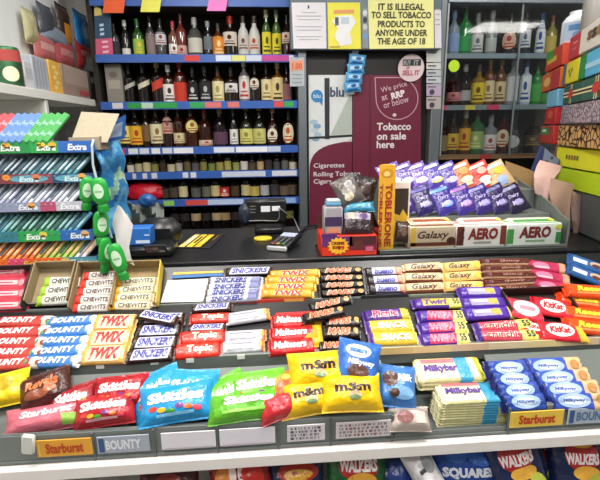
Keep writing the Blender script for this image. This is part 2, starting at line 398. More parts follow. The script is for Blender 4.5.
SH2 = [(131, 11, 36, sp(BK, 'square', 'b9b6b0', (.42, .52), shape='slant'), 'black square bottle with slanted silver label'), (145, 12, 37, sp(BK, 'square', 'd6cfb8', (.42, .54), shape='slant'), 'black square bottle with slanted cream label'),
 (159, 12, 38, sp('1c0d0a', 'square', 'c8402e', (.36, .56), 'b09a5a', shape='slant'), 'dark square bottle with slanted red label'), (170, 11, 34, sp('301a10', label='e9e6e0', lz=(.08, .52), lab2='3a3034', cap='efefef'), 'bottle with big white label'),
 (181.5, 12, 38, sp('4a160c', label='c83c28', lz=(.05, .5), cap='a02a1c'), 'bottle with big red label and red cap'), (194, 11, 32, sp(BK, 'square', '1b1a1c', (.1, .56), lab2='c9c9c6'), 'black square bottle with white lettering'),
 (206, 11, 33, sp(BK, 'square', '26262a', (.1, .58), lab2='b9b9b8', cap='2a2a2c'), 'black square bottle with grey lettering'), (219, 11, 33, sp('5a3a16', 'square', 'e6dcae', (.05, .6), lab2='b09a50'), 'square bottle with cream label and amber liquor'),
 (232, 12, 32, sp('201008', 'square', 'e4e0dc', (.32, .56), lab2='4a3a3a'), 'dark square bottle with white upper label'), (245, 10, 38, sp('7a7474', 'std', 'ded6d2', (.12, .62), 'd9d4d4', lab2='b83a34'), 'pale bottle with white and red label'),
 (255.5, 10, 34, sp('1a0f0b', 'std', 'dcd6c4', (.36, .66), shape='oval', lab2='5a3a20'), 'dark bottle with oval cream label'), (267, 10, 35, sp('2a180c', 'square', 'e4d9a8', (.1, .6), lab2='9a7a40'), 'dark bottle with tall cream label'),
 (278, 11, 36, sp('6a4212', 'square', 'e3cf94', (.05, .62), 'c8b070', lab2='4a3018'), 'amber bottle with buff portrait label'), (287, 9, 34, sp('30141a', 'std', '8a5a60', (.1, .5)), 'dark bottle with dull pink label')]
SH3 = [(126, 12, 36, sp('1a140c', 'std', 'e8d878', (.16, .58), lab2='7a3a20'), 'dark bottle with pale yellow label'), (137.5, 12, 37, sp('1c120a', 'std', 'e8b428', (.12, .56), lab2='b03a1c'), 'dark bottle with deep yellow label'),
 (148, 10, 36, sp('24120c', 'slim', '7a5a3a', (.2, .6), '5a3a24'), 'slim brown bottle with tan label'), (158, 12, 38, sp('20140e', 'std', 'e4dcb4', (.14, .58), lab2='8a6a3a'), 'dark bottle with large cream label'),
 (169, 10, 38, sp('2c1410', 'std', 'c8a494', (.36, .74), 'b08a7a', lab2='a0443a'), 'bottle with tall pinkish label'), (180, 10, 37, sp('3a1a0c', 'std', 'ded0a4', (.14, .38), lab2='9a7a4a'), 'amber bottle with low square cream label'),
 (192.5, 12, 37, sp('3a1808', 'flask', 'e8d48a', (.38, .68), shape='oval', lab2='8a5a2a', cap='1c1008'), 'amber bottle with round yellow label'), (206, 12, 34, sp('30140c', 'flask', 'dcc8b0', (.08, .22), cap='8a1c18', lab2='b02c24'), 'squat bottle with red and white label'),
 (221, 12, 36, sp('180c14', 'flask', '5a3a50', (.1, .4), cap='b09078'), 'dark purple bottle'), (234.5, 9, 36, sp('100e10', 'slim', 'e8e6e4', (.1, .46), cap='30302e', lab2='8a8a90'), 'slim black bottle with white label'),
 (247, 12, 38, sp('1c1e0c', 'wine', 'd8d27a', (.1, .44), cap='c8a040', lab2='8a8a3a'), 'wine-shaped bottle with gold neck and plain label'), (260, 12, 38, sp('181a0a', 'wine', 'ccc87a', (.1, .44), cap='c8a040', lab2='a09a50'), 'wine-shaped bottle with gold neck and dull yellow label'),
 (273, 11, 35, sp('2a100a', 'wine', 'e2dcc8', (.14, .48), shape='oval', cap='b8a88a', lab2='5a2a1c'), 'dark bottle with round cream label'), (289, 12, 32, sp('1c100a', 'square', 'e8dcb8', (.12, .66), shape='oval', lab2='c85a2a'), 'dark bottle with arched cream and orange label')]
def row(rows, k, dv, where, group, y=2.97):
    for i, (u, w, h, spec, look) in enumerate(rows):
        bottle(u, SHV[k] - 3 + dv, w, h, y, SHZ[k], spec, f'{look}, {where}, {ORD[i]} from left', group)
row(SH1, 1, 0, 'left cabinet top shelf', 'bottles on the top shelf')
row(SH2, 2, 0, 'left cabinet second shelf', 'bottles on the second shelf')
row(SH3, 3, 0, 'left cabinet third shelf', 'bottles on the third shelf')
cols4 = ['e0d8cc', 'c9bc90', 'd4c89a', '8a8a4a', '3a2a24', 'c9c49a', 'b9b4a8', '6a5a3a', '5a5a5a', '8a8448', '7a8a4a', 'a09a50', 'b0a85a', '9aa05a', 'd8d4cc', '5a4a3a', 'c8a878', '3a3030', '4a4a4a', '6a6a60', 'd0c8b8']
nm4 = ['pale grey', 'buff', 'cream', 'olive', 'dark brown', 'straw', 'silver', 'tan', 'charcoal', 'moss', 'sage', 'mustard', 'gold', 'yellow-green', 'white', 'brown', 'peach', 'black', 'grey', 'ash', 'ivory']
for i, c in enumerate(cols4):
    u = 131 + i * 8.1
    bottle(u, SHV[4] - 4, 6.6, 16 + (i * 7 % 5), 2.96, SHZ[4], sp('1a120c' if i % 4 else '2c2a20', ['std', 'square', 'flask'][i % 3], c, (.1, .5), cap=['15120f', '7a1c18', 'a89a6a'][i % 3]), f'miniature bottle with {nm4[i]} label on fourth shelf of left cabinet, {ORD[i]} from left', 'miniature bottles on the fourth shelf')
SH5 = [(165, '3a3428', 'dark'), (174.5, '4a4034', 'brown'), (184, 'd8cca0', 'cream'), (196.5, '5a5a5a', 'grey'), (207, '6a6a5a', 'ash'), (216, 'd4c48a', 'buff'), (225, 'c8302c', 'red'), (235.5, '4a3a24', 'tan'), (246, 'cfc08a', 'straw'), (255, 'c8b05a', 'gold'), (265, 'b4b4b8', 'silver'), (275, '3a3a3a', 'charcoal'), (284.5, '6a5a4a', 'bronze'), (292.5, '5a4a3a', 'umber')]
for i, (u, c, nmc) in enumerate(SH5):
    bottle(u, SHV[5] - 4, 8.5, 22 + (i % 3) * 1.5, 2.96, SHZ[5], sp('150f0c', ['flask', 'square', 'std'][i % 3], c, (.12, .5), lab2='e8e0d0' if c == 'c8302c' else None), f'small dark bottle with {nmc} label on fifth shelf of left cabinet, {ORD[i]} from left', 'small bottles on the fifth shelf')
SH6 = [(176, '1c1a18', 'dark'), (186, '2a2420', 'brown'), (197, 'b49a74', 'cream'), (207, '242422', 'grey'), (217.5, 'b4a078', 'buff'), (226, 'a08a62', 'tan'), (236, '241e1a', 'umber'), (289, '6a6a24', 'olive')]
for i, (u, c, nmc) in enumerate(SH6):
    bottle(u, SHV[6] - 4, 9.5, 25, 2.96, SHZ[6], sp('120d0b', 'std', c, (.36, .62)), f'dark bottle with {nmc} label behind the counter on lowest shelf, {ORD[i]} from left', 'bottles on the lowest shelf')
# grey gift box at the left end of the second shelf
p = onY(118, 101, 2.96); mb = MB(); mb.ext((p.x - .048, 2.92, SHZ[2] + .0065), (p.x + .048, 3.01, SHZ[2] + .24), mat('8a867e', 'card'), .003)
fn = lambda x, y: Vector((p.x + x, 2.9188, SHZ[2] + .12 + y)); mb.rect(fn, -.035, -.02, .035, .03, mat('a8a294', 'card')); mb.ell(lambda x, y: fn(x, y) + Vector((0, -.0006, 0)), 0, .06, .025, .018, mat('6a645c', 'card'))
T(mb.build('gift_box'), 'tall grey gift box at left end of the second shelf', 'box')
# neon price cards clipped under the top rail
for u0, u1, v0, v1, h, nm in ((101, 127, -3, 13, 'f2683a', 'orange'), (139, 163, -3, 12, 'f0ee6a', 'yellow'), (206, 229, -3, 11, 'f08ad0', 'pink')):
    mb = MB(); a = onY(u0, v0, YF - .03); b = onY(u1, v1, YF - .03)
    mb.slab([(a.x, b.z), (b.x - .02, b.z), (b.x, a.z), (a.x + .02, a.z)], lambda x, y, z: Vector((x, YF - .03 - z, y)), .0015, mat(h, 'paper'))
    T(mb.build('price_card', smooth=False), f'neon {nm} price card clipped to the top rail of left cabinet', 'price card', 'neon price cards')

# ================================================================== RIGHT GLASS CABINET
xc, xd, xe = onY(437, 100, YF).x, onY(441, 100, YF).x, 2.75
rc = empty('glass_cabinet', ((xc + xe) / 2, 3.05, 0), 'tall drinks cabinet with glass doors and steel frame right of the tobacco doors', 'cabinet')
mb = MB(); mb.ext((xc, YB, 0), (xe, YB + .03, 2.5), mat('3a3836', 'wall')); mb.build('back_panel', rc)
mb = MB(); mb.ext((onY(429, 120, YF).x, YF - .03, 0), (xd - .004, YB, 2.5), grey, .004); mb.build('post', rc)
RV = [55.5, 107, 156]; RZ = [onY(490, v, YF).z for v in RV]
for k, z in enumerate(RZ):
    m = mat('8a9aa4', 'metal') if k < 2 else mat('8a6a4a', 'wall')
    mb = MB(); mb.ext((xd, YF + .01, z - .014), (xe, YB, z + .008), mat('5a5650', 'wall')); s_ = mb.build('shelf', rc)
    mb = MB(); mb.ext((xd, YF, z - .018), (xe, YF + .01, z + .014), m, .002)
    for a, b, h in ([], [(438, 447, 'e06080'), (465, 475, 'd8d050'), (487, 499, 'e0406a')], [(484, 495, 'b04038')])[k]:
        mb.ext((onY(a, 107, YF).x, YF - .003, z - .016), (onY(b, 107, YF).x, YF, z + .012), mat(h, 'paper'))
    mb.build('price_rail', s_)
mb = MB(); zb = RZ[2]; mb.ext((xd, YF + .0, 0), (xe, YB, zb - .12), mat('4a4440', 'wall')); mb.build('cupboard', rc)
mb = MB(); mb.ext((xd, YF - .03, onY(490, 4, YF).z), (xe, YB, 2.5), mat('9aa6b0', 'metal'), .004); mb.build('top_panel', rc)
zt = onY(490, 4, YF).z
for a, b, y in ((443, 520, YF - .018), (514, 600, YF - .010)):
    xa_, xb_ = onY(a, 100, y).x, onY(b, 100, y).x
    mb = MB(); mb.ext((xa_, y - .002, zb + .005), (xb_, y + .002, zt), mat('fbfdfd', 'pane')); dr = mb.build('glass_door', rc)
    mb = MB(); mb.ext((xa_ - .004, y - .004, zb + .005), (xa_ + .006, y + .004, zt), mat('a0a8ac', 'metal')); mb.build('door_edge', dr)
RS = [[(452.5, 11, 38, sp('b8cce0', 'std', '8aa4d0', (.1, .5), '7a9ad0', kind='clearglass'), 'pale blue bottle'), (463.5, 12, 42, sp('1f7a3a', 'std', '2f9a50', (.1, .4), '1a5a2c'), 'tall green bottle'),
  (476, 11, 36, sp('b4b8ba', 'square', 'd4d4d2', (.1, .5), '8a8a8c', lab2='6a6a70', kind='clearglass'), 'clear bottle with silver label'), (490, 12, 38, sp('c0c6c4', 'slim', 'b4bab8', (.1, .4), 'a8acac', kind='clearglass'), 'clear slim bottle'),
  (508.5, 13, 36, sp('2c2426', 'flask', 'e0b8a4', (.15, .55), shape='oval', lab2='b0403a'), 'dark bottle with round pink label'), (523.5, 10, 36, sp('2a2c34', 'square', 'e0e4e8', (.2, .6), lab2='4a5a8a'), 'dark bottle with white and blue label'),
  (539, 10, 36, sp('b0c4dc', 'slim', 'e8eef2', (.1, .7), '2a5a9a', lab2='2a4a9a'), 'bottle with tall white and blue label'), (549.5, 10, 34, sp('9a8a4a', 'std', 'd0b85a', (.1, .5), '8a3a24'), 'bottle with mustard label')],
 [(453.5, 12, 34, sp('2a1214', 'flask', 'd08a90', (.14, .36), lab2='8a2a30'), 'dark round bottle with pink label'), (463.5, 11, 36, sp('1a1614', 'flask', 'a8a8aa', (.14, .38), '9a9a9c'), 'dark round bottle with silver label'),
  (477, 12, 36, sp('8a6a14', 'square', 'e8cc28', (.1, .56), '2a2010', lab2='6a4a10'), 'bottle with bright yellow label'), (487.5, 10, 42, sp('6a3a14', 'std', 'e4d4a8', (.1, .52), 'c0a060', lab2='a06a2a'), 'tall amber bottle with cream label'),
  (498.5, 10, 42, sp('6a3c14', 'std', 'e0cc9c', (.1, .5), 'b09050', lab2='7a4a1c'), 'tall amber bottle with darker cream label'), (510.5, 11, 42, sp('d0d8da', 'square', 'dfe4e6', (.1, .6), 'c4ccd0', kind='clearglass'), 'frosted clear bottle'),
  (523.5, 10, 40, sp('bcd0e2', 'square', 'eef2f4', (.08, .64), '3a6ab0', lab2='2a5aa8'), 'clear bottle with white and blue label'), (534.5, 9, 38, sp('2a8a3a', 'std', '4ab04a', (.1, .5), '1c5a28'), 'bright green bottle'), (543.5, 9, 36, sp('27803a', 'std', '3a9a44', (.1, .5), '1c5a28'), 'dark green bottle')],
 [(442, 9, 34, sp('2a1c12', 'std', '8a7a50', (.1, .5)), 'brown bottle with dull label'), (451.5, 12, 37, sp('3a2410', 'square', 'd8b03a', (.12, .5), lab2='8a4a1c'), 'brown bottle with golden label'), (463.5, 11, 38, sp('5a3a10', 'std', 'e0a82c', (.1, .6), 'd8d0c0', lab2='a03a20'), 'bottle with orange-yellow label'),
  (475, 13, 40, sp('3a6a3c', 'square', '9ab86a', (.12, .5), '5a2a20', lab2='e0dca0'), 'wide green bottle'), (488.5, 12, 34, sp('b8c0c2', 'square', 'e6e4e2', (.1, .5), '8a8a8a', lab2='c03a34', kind='clearglass'), 'clear square bottle with white label'), (500.5, 12, 38, sp('4a1a1a', 'flask', 'e8dcb8', (.16, .56), shape='oval', lab2='b0402c'), 'bottle with round cream label'),
  (511.5, 13, 26, sp('4a4c4c', 'flask', 'd8dcdc', (.2, .62), shape='oval'), 'low bottle with pale diamond-like label'), (532, 15, 32, sp('1c1410', 'flask', '5a4a34', (.2, .5), lab2='a08a50'), 'squat dark brown bottle'), (545, 10, 34, sp('1a1614', 'std', '4a4a4a', (.2, .5)), 'dark bottle partly behind the boxes')]]
for k, rows in enumerate(RS):
    for i, (u, w, h, spec, look) in enumerate(rows):
        bottle(u, RV[k] - 3, w, h, 2.985, RZ[k] + .002, spec, f'{look} on {["top", "middle", "bottom"][k]} shelf behind glass, {ORD[i]} from left', ['bottles on the top glass-cabinet shelf', 'bottles on the middle glass-cabinet shelf', 'bottles on the bottom glass-cabinet shelf'][k])
mb = MB(); q = onY(454, 66, YF - .026); mb.lathe([(.035, 0), (.035, .0015)], mat('b8e030', 'paper'), 20)
o = T(mb.build('price_tag'), 'round neon green price tag hanging below the upper rail of glass cabinet', 'price tag'); put(o, q, R(90))

# ================================================================== TOBACCO UNIT between the cabinets
x0, x1 = onY(307.5, 120, YF).x, onY(428.5, 120, YF).x
tb = empty('tobacco_unit', ((x0 + x1) / 2, 3.0, 0), 'dark tobacco unit with maroon printed doors between the two drinks cabinets', 'cabinet')
mb = MB(); mb.ext((x0, YF + .03, 0), (x1, YB - .001, 2.5), mat('24211f', 'plastic')); mb.build('body', tb)
YD = YF + .03
def face(y): return lambda x, z: Vector((x, y, z))
def px(pts, y): return [(q.x, q.z) for q in (onY(u, v, y) for u, v in pts)]
maroon = mat('6e1a38', 'card')
def panel(pts, m, y, t, name, parent): mb = MB(); mb.slab(px(pts, y), lambda x, z, d: Vector((x, y - d, z)), t, m); return mb
# left door: white poster board with a maroon swoosh
y = YD - .018
mb = panel([(308.5, 75), (352, 75), (352, 240), (309.5, 240)], mat('dfe3e4', 'card'), y, .018, '', tb)
yy = y - .002
def flat(pts, h, dy, k='card'):
    P = px(pts, y - dy); mb.slab(P, lambda x, z, d: Vector((x, y - dy - d, z)), dy, mat(h, k))
flat([(330, 136), (352, 90), (352, 136)], 'b4beb6', .002)
flat([(309, 137), (352, 134.5), (352, 136.5), (309, 139)], '22242a', .004)
flat([(324.5, 78), (329.5, 78), (329.5, 139), (325, 139)], '2a2e36', .0035)
flat([(321, 152), (352, 138), (352, 148)], 'c9c9bc', .002)
arc = [(352, 141.5), (343, 142), (335, 143.5), (329, 145), (323, 147.5), (318, 150.5), (314, 154.5), (311.5, 159), (309.8, 165)]
flat([(352, 240)] + arc + [(309.5, 185), (309.5, 240)], '6e1a38', .005)
fnp = lambda dy: (lambda x, z: Vector((x, y - dy, z)))
def ptext(t, u, v, wpx, hpx, h, dy=.0065, bold=.02, rot=0.0, yb=None):
    yb = y if yb is None else yb
    q = onY(u, v, yb - dy); s = depth(q) / FPX
    mb.text(t, lambda x, z: Vector((x, yb - dy, z)), q.x, q.z, wpx * s if wpx else None, hpx * s, mat(h, 'card'), bold, 0, rot)
def pell(u, v, rx, ry, h, dy, yb=None):
    yb = y if yb is None else yb
    q = onY(u, v, yb - dy); s = depth(q) / FPX; mb.ell(lambda x, z: Vector((x, yb - dy, z)), q.x, q.z, rx * s, ry * s, mat(h, 'card'))
pell(317, 96, 6, 6, '2c86c4', .002); flat([(318, 99), (323, 99), (322, 106)], '2c86c4', .0022)
ptext('blu', 337, 92, 14, 9.5, '44526e', .0035, .03)
ptext('blu', 317, 96, 7, 4, 'dfe9f2', .004, .01)
for k in range(5): pell(314 + 2.6 * (k % 2) + k * .4, 122 + k * 4.2, 4, 2.4, ['a9c4d8', '7fa8c8', 'c0d4e0'][k % 3], .002)
for t, v in (('Cigarettes', 166), ('Rolling Tobacco', 174.5), ('Cigars', 182)): ptext(t, 313 + {'Cigarettes': 16, 'Rolling Tobacco': 24, 'Cigars': 9.5}[t], v, {'Cigarettes': 31, 'Rolling Tobacco': 47, 'Cigars': 18}[t], 6, 'e8e0e4', .0065, .01)
mb.build('door', tb, smooth=False)
# right door
mb = panel([(352.6, 75), (421, 75), (421, 240), (353, 240)], maroon, y, .018, '', tb)
flat([(369.5, 76), (370.5, 76), (370.8, 222), (369.8, 222)], '551029', .002)
def ring(pts, wd, h, dy):
    P = [onY(u, v, y - dy) for u, v in pts]; P = [(p.x, p.z) for p in P]; n = len(P)
    for i in range(n - 1):
        (ax, az), (bx, bz) = P[i], P[i + 1]; L = math.hypot(bx - ax, bz - az); ox, oz = -(bz - az) / L * wd, (bx - ax) / L * wd
        mb.add([Vector((ax + ox, y - dy, az + oz)), Vector((ax - ox, y - dy, az - oz)), Vector((bx - ox, y - dy, bz - oz)), Vector((bx + ox, y - dy, bz + oz))], [[0, 1, 2, 3]], mat(h, 'card'))
C = (397, 98.5); rr = 21
pts = [(375, 77.5), (398, 77.5)] + [(C[0] + rr * math.sin(a), C[1] - rr * math.cos(a)) for a in [i * math.pi / 16 for i in range(1, 25)]] + [(375, 77.5)]
ring(pts, .003, 'c89aa8', .003)
ptext('We price', 394, 87.5, 27, 6.5, 'd8b4c0', .003, .005, R(14)); ptext('at', 384.5, 97.5, 6, 5, 'd8b4c0', .003, .01, R(14)); ptext('RRP', 398, 94.5, 14, 6.5, 'f0e0e6', .0035, .05, R(14)); ptext('or below', 396, 102, 26, 6.5, 'd8b4c0', .003, .005, R(14)); pell(394.5, 115, 2, 1.6, 'e0c4cc', .003)
for t, v, w_ in (('Tobacco', 126.5, 35), ('on sale', 136, 30), ('here', 144.5, 18)): ptext(t, 376.5 + w_ / 2, v, w_, 7.4, 'eae2e4', .003, .025)
mb.build('door', tb, smooth=False)
# round sticker on the door top
mb = MB(); q = onY(411, 68, y - .012); r_ = 13 * depth(q) / FPX; mb.lathe([(r_, 0), (r_, .004)], mat('dcc8cc', 'card'), 32)
f = lambda x, yy_: Vector((x, yy_, .005)); k = depth(q) / FPX
mb.rect(f, -8.5 * k, 2 * k, 9.5 * k, 8 * k, mat('2a2c2e', 'card')); f2 = lambda x, yy_: Vector((x, yy_, .006))
mb.text('BUY', f2, -4 * k, 5 * k, 7.5 * k, 4.4 * k, mat('aab0b0', 'card'), .03); mb.text('IT', f2, 5 * k, 5 * k, 5 * k, 4.4 * k, mat('aab0b0', 'card'), .03)
mb.text('or', f2, -3 * k, .1 * k, 4 * k, 2.6 * k, mat('a84a54', 'card'), .03); mb.text('SELL IT', f2, 0, -4.6 * k, 17 * k, 5 * k, mat('b86670', 'card'), .05)
o = T(mb.build('sticker', smooth=False), 'round pale pink sticker at top right of the maroon doors', 'sticker'); put(o, q, R(90), 0, R(-6))
# hanging strip of blue packs in front of the left door
hs = onY(356, 55, y - .03)
st = empty('hanging_strip', (hs.x, y - .03, hs.z), 'hanging strip of small blue packs over the tobacco doors', 'hanging strip')
mb = MB(); b_ = onY(351, 94, y - .03); mb.slab([(hs.x - .02, hs.z + .06), (hs.x + .02, hs.z + .06), (b_.x + .02, b_.z), (b_.x - .02, b_.z)], lambda x, z, d: Vector((x, y - .03 - d, z)), .002, mat('c4ccd2', 'plastic')); mb.build('backing_strip', st, smooth=False)
for i in range(4):
    q = onY(357 - i * 1.6, 60 + i * 9, y - .033)
    pk = inst('pack', wrapper(.105, .062, .02, '5aa4d8', 'bag', prints=[('r', -.7, -.1, .7, .5, 'b4d8ee'), ('e', .1, .2, .35, .3, '2a5a9a'), ('r', -.6, -.7, .6, -.35, '2f6cb0')], name='pack', seed=i))
    put(pk, Vector((q.x, y - .034, q.z)), R(90), R((-6, 4, -3, 5)[i])); pk.parent = st; pk.matrix_parent_inverse = st.matrix_basis.inverted()

# header board and notices
yh = YF - .07
a = onY(289, -6, yh); b = onY(440, 50, yh)
hb = MB(); hb.ext((a.x, yh, b.z), (b.x, YF - .034, 2.5), mat('5c666c', 'metal'), .005); T(hb.build('header_board'), 'grey header board over the tobacco doors carrying the paper notices', 'board')
def notice(pts, h, label, draw, dy=.0016, cat='notice'):
    global mb, y
    y = yh - dy
    mb = MB(); mb.slab(px(pts, y), lambda x, z, d: Vector((x, y - d, z)), -.0 + .0015, mat(h, 'paper'))
    draw(); T(mb.build('notice', smooth=False), label, cat, 'notices on the header board')
def d1():
    ptext('I', 308.5, 7, 1.6, 3, '4a4a52', .0022)
    for v, w_ in ((12, 14), (15.5, 26), (19, 22), (26, 28), (29.5, 24), (36, 26), (39, 20)): flat([(309 - w_ / 2, v), (309 + w_ / 2, v), (309 + w_ / 2, v + .8), (309 - w_ / 2, v + .8)], 'b9bcc4', .002)
def d2():
    flat([(334, 10), (354, 9.5), (354, 13), (334, 13.5)], 'e8a070', .002)
    flat([(336, 16), (352, 15), (356, 22), (350, 32), (352, 44), (340, 46), (334, 36), (338, 28), (332, 22)], 'eceef0', .0024)
    flat([(335, 17), (338.5, 17), (339, 25), (335, 26)], '6a7a80', .003); flat([(341, 17), (349, 17), (349, 24), (341, 24)], 'c4d0dc', .003)
    flat([(330, 46), (340, 46), (340, 47.5), (330, 47.5)], 'c0a850', .0025); ptext('ID', 337, 21, 3, 4, '2a2e34', .0045)
def d3():
    for t, v, w_ in (('IT IS ILLEGAL', 6.8, 47), ('TO SELL TOBACCO', 15, 61), ('PRODUCTS TO', 24, 48), ('ANYONE UNDER', 32.8, 53), ('THE AGE OF 18', 41.2, 49)): ptext(t, 401.5, v, w_, 6.2, '3a3a20', .0025, .028)
notice([(291.5, 2.5), (325.5, 2.5), (326.5, 48.5), (293.5, 48.5)], 'e6e4ea', 'white typed notice, leftmost on the grey header board', d1)
notice([(327.5, 2.5), (360, 2.5), (361, 49), (328.5, 49)], 'f0ea58', 'yellow age-check poster with white shape between two notices', d2)
notice([(368, 0), (433.5, -.5), (434, 48), (369.5, 49)], 'f2f0a2', 'pale yellow tobacco age sign with bold dark capitals', d3)
def d4():
    for v, h in ((13, 'd8dce4'), (20, '3a4048'), (27, 'c8ccd4'), (36, '6aa0d0')): pell(365, v, 2.2, 2.8, h, .002)
notice([(362, 8), (368, 8), (368.5, 48), (362.5, 48)], '8f979b', 'narrow strip of small round symbols left of the tobacco age sign', d4)
def d5():
    for v in (9, 14, 19, 24): flat([(435.5, v), (440, v), (440, v + 1), (435.5, v + 1)], 'a8a8b0', .002)
notice([(434.5, 10), (441, 10), (441.5, 48), (435, 48)], 'dcdce2', 'narrow white card right of the tobacco age sign', d5)
# price cards on the posts
y = YF - .0318
mb = MB(); mb.slab(px([(289.5, 57), (304, 57.5), (304.5, 86), (290, 86.5)], y), lambda x, z, d: Vector((x, y - d, z)), .0015, mat('b9c0c6', 'paper'))
flat([(290.5, 61), (303, 60), (303, 70), (291, 71)], 'e8a080', .002); ptext('1.00', 297, 66, 10, 6, 'd8602c', .0035, .03)
for v in (74, 78, 82): flat([(292, v), (302, v), (302, v + 1), (292, v + 1)], '8f969c', .002)
T(mb.build('price_card', smooth=False), 'grey card with orange figures on the post below the typed notice', 'price card')
for i, (v0, v1, h) in enumerate(((50, 62, 'c4c8c4'), (63, 69, 'd0d0cc'), (70, 76, 'b8bec4'), (77, 83, 'c0c6cc'), (84, 96, 'b4a4bc'), (97, 109, 'b0a8a4'))):
    mb = MB(); mb.slab(px([(426.5, v0), (441, v0), (441, v1), (426.5, v1)], y), lambda x, z, d: Vector((x, y - d, z)), .0015, mat(h, 'paper'))
    flat([(428, v0 + 2), (436, v0 + 2), (436, v0 + 3.5), (428, v0 + 3.5)], '6a6a72', .002)
    if i > 3: pell(432, v1 - 4, 2.6, 2.6, '4a3a52', .0025)
    T(mb.build('price_card', smooth=False), f'{["sage", "cream", "pale blue", "silver", "lilac", "beige"][i]} card on the steel post right of the maroon doors, {ORD[i]} from top', 'price card', 'cards on the right post')

# ================================================================== COUNTER
ZC = 1.10; YC = 1.388
mb = MB(); mb.ext((-1.3, YC, ZC - .032), (2.2, YC + .50, ZC), mat('141517', 'stone'), .004)
ct = T(mb.build('counter'), 'long black speckled serving counter behind the sweets', 'counter')
mb = MB(); mb.ext((-1.3, YC + .06, 0), (2.2, YC + .46, ZC - .032), mat('3a3a3c', 'wall')); mb.build('base', ct)
mb = MB(); mb.ext((.95, YC + .501, ZC - .032), (2.6, 2.35, ZC), mat('141517', 'stone'), .004); mb.ext((1.0, YC + .52, 0), (2.6, 2.3, ZC - .032), mat('3a3a3c', 'wall')); mb.build('return', ct)

# ================================================================== SWEET TIERS
import types
def tier(y0, z0, deg): a = R(deg); return types.SimpleNamespace(p=Vector((0, y0, z0)), s=Vector((0, math.cos(a), math.sin(a))), n=Vector((0, -math.sin(a), math.cos(a))), a=a)
TA, TB, TC = tier(1.282, 1.0, 43), tier(1.105, .925, 27), tier(.955, .80, 42)
def on_tier(t, u, v, lift=0.0): return on_plane(u, v, t.p + t.n * lift, t.n)
XL0, XR0 = -1.25, 1.55
gp = mat('6f7672', 'plastic'); gpd = mat('17181a', 'plastic')
stand = empty('tiered_stand', (0, 1.2, .77), 'tiered grey and dark plastic stand carrying the chocolate bars in front of the counter', 'display stand')
def tier_shelf(t, ln, lipz, label, m, x0=XL0, x1=XR0):
    mb = MB()
    A = t.p - t.n * .002; B = A + t.s * ln
    for lo, hi, mm in ((A, B, m),):
        vs = [Vector((x, p.y, p.z)) - t.n * d for x in (x0, x1) for p in (lo, hi) for d in (0, .004)]
        mb.add(vs, [(0, 2, 6, 4), (1, 5, 7, 3), (0, 1, 3, 2), (4, 6, 7, 5), (0, 4, 5, 1), (2, 3, 7, 6)], mm)
    return mb.build('shelf', stand, smooth=False)
XL0, XR0 = -1.25, 1.55
ta = tier_shelf(TA, .13, 0, 'upper sloping dark shelf of bars just below the black counter', gpd)
tb_ = tier_shelf(TB, .175, 0, 'middle sloping grey shelf of bars with a grey front lip', gpd)
XB0, XB1 = onY(393, 420, .94).x, onY(506, 415, .94).x
tier_shelf(TC, .155, 0, '', gp, x0=XL0, x1=XB0); tier_shelf(TC, .155, 0, '', gp, x0=XB1, x1=XR0)
mb = MB(); mb.ext((XB0, .945, .766), (XB1, 1.10, .772), gp); mb.build('bin_floor', stand)
mb = MB(); mb.ext((XL0, 1.272, .955), (XR0, 1.279, 1.006), gp, .002); mb.build('front_lip', stand)
mb = MB(); mb.ext((XL0, 1.088, .878), (XR0, 1.100, .929), gp, .003); lipb = mb.build('front_lip', stand)
mb = MB(); mb.ext((XL0, 1.10, .80), (XR0, 1.106, .92), gp); mb.build('riser', stand)
# printed edge strip on the right half of the middle lip
mb = MB(); xs0 = onY(374, 352, 1.0875).x; xs = [xs0 + (XR0 - xs0) * i / 12 for i in range(13)]
for i in range(12): mb.ext((xs[i], 1.0850, .909), (xs[i + 1], 1.0878, .929), mat(['e8c888', 'ecd09a', 'e4c0a0', 'ecd8b0', 'f0dca0', 'ead0a8', '9aa8d0', '8a98c8', 'b0b4d0', '8a9ac8', 'c8b8c8', '98a4cc'][i], 'card'))
mb.build('printed_strip', lipb)
for u, v in ((51, 371), (100, 366.5), (154.5, 362.5), (190, 360.5), (241, 357)):
    mb = MB(); q = onY(u, v, 1.087); mb.ext((q.x - .010, 1.0862, q.z - .006), (q.x + .010, 1.088, q.z + .006), mat('eeeee6', 'paper')); mb.build('sticker', lipb)
# lowest rail with label holders, clear front strip and white shelf edge
YR = .93; ZR1, ZR0 = .838, .764
mb = MB()
for xa_, xb_, zt_ in ((XL0, XB0, ZR1), (XB0, XB1, ZR0 + .022), (XB1, XR0, ZR1)): mb.ext((xa_, YR, ZR0), (xb_, YR + .012, zt_), mat('7a817e', 'plastic'), .003)
mb.ext((XL0, YR - .004, ZR0), (XR0, YR, ZR0 + .008), mat('6a716e', 'plastic'), .002)
rail = T(mb.build('label_rail'), 'long grey plastic label rail in front of the sweet bags', 'rail')
for u in (92.5, 154, 217, 279, 331, 392, 507):
    mb = MB(); q = onY(u, 440, YR - .004); mb.ext((q.x - .003, YR - .006, ZR0), (q.x + .003, YR, ZR1 - .002), mat('5a605e', 'plastic'), .001); mb.build('divider', rail)
for xa_, xb_, z0_, z1_ in ((XL0, XB0, ZR1, ZR1 + .03), (XB0, XB1, ZR0 + .022, ZR1 + .045), (XB1, XR0, ZR1, ZR1 + .03)):
    mb = MB(); mb.ext((xa_, YR + .001, z0_), (xb_, YR + .004, z1_), mat('fbfdfd', 'clear')); mb.build('clear_front', rail)
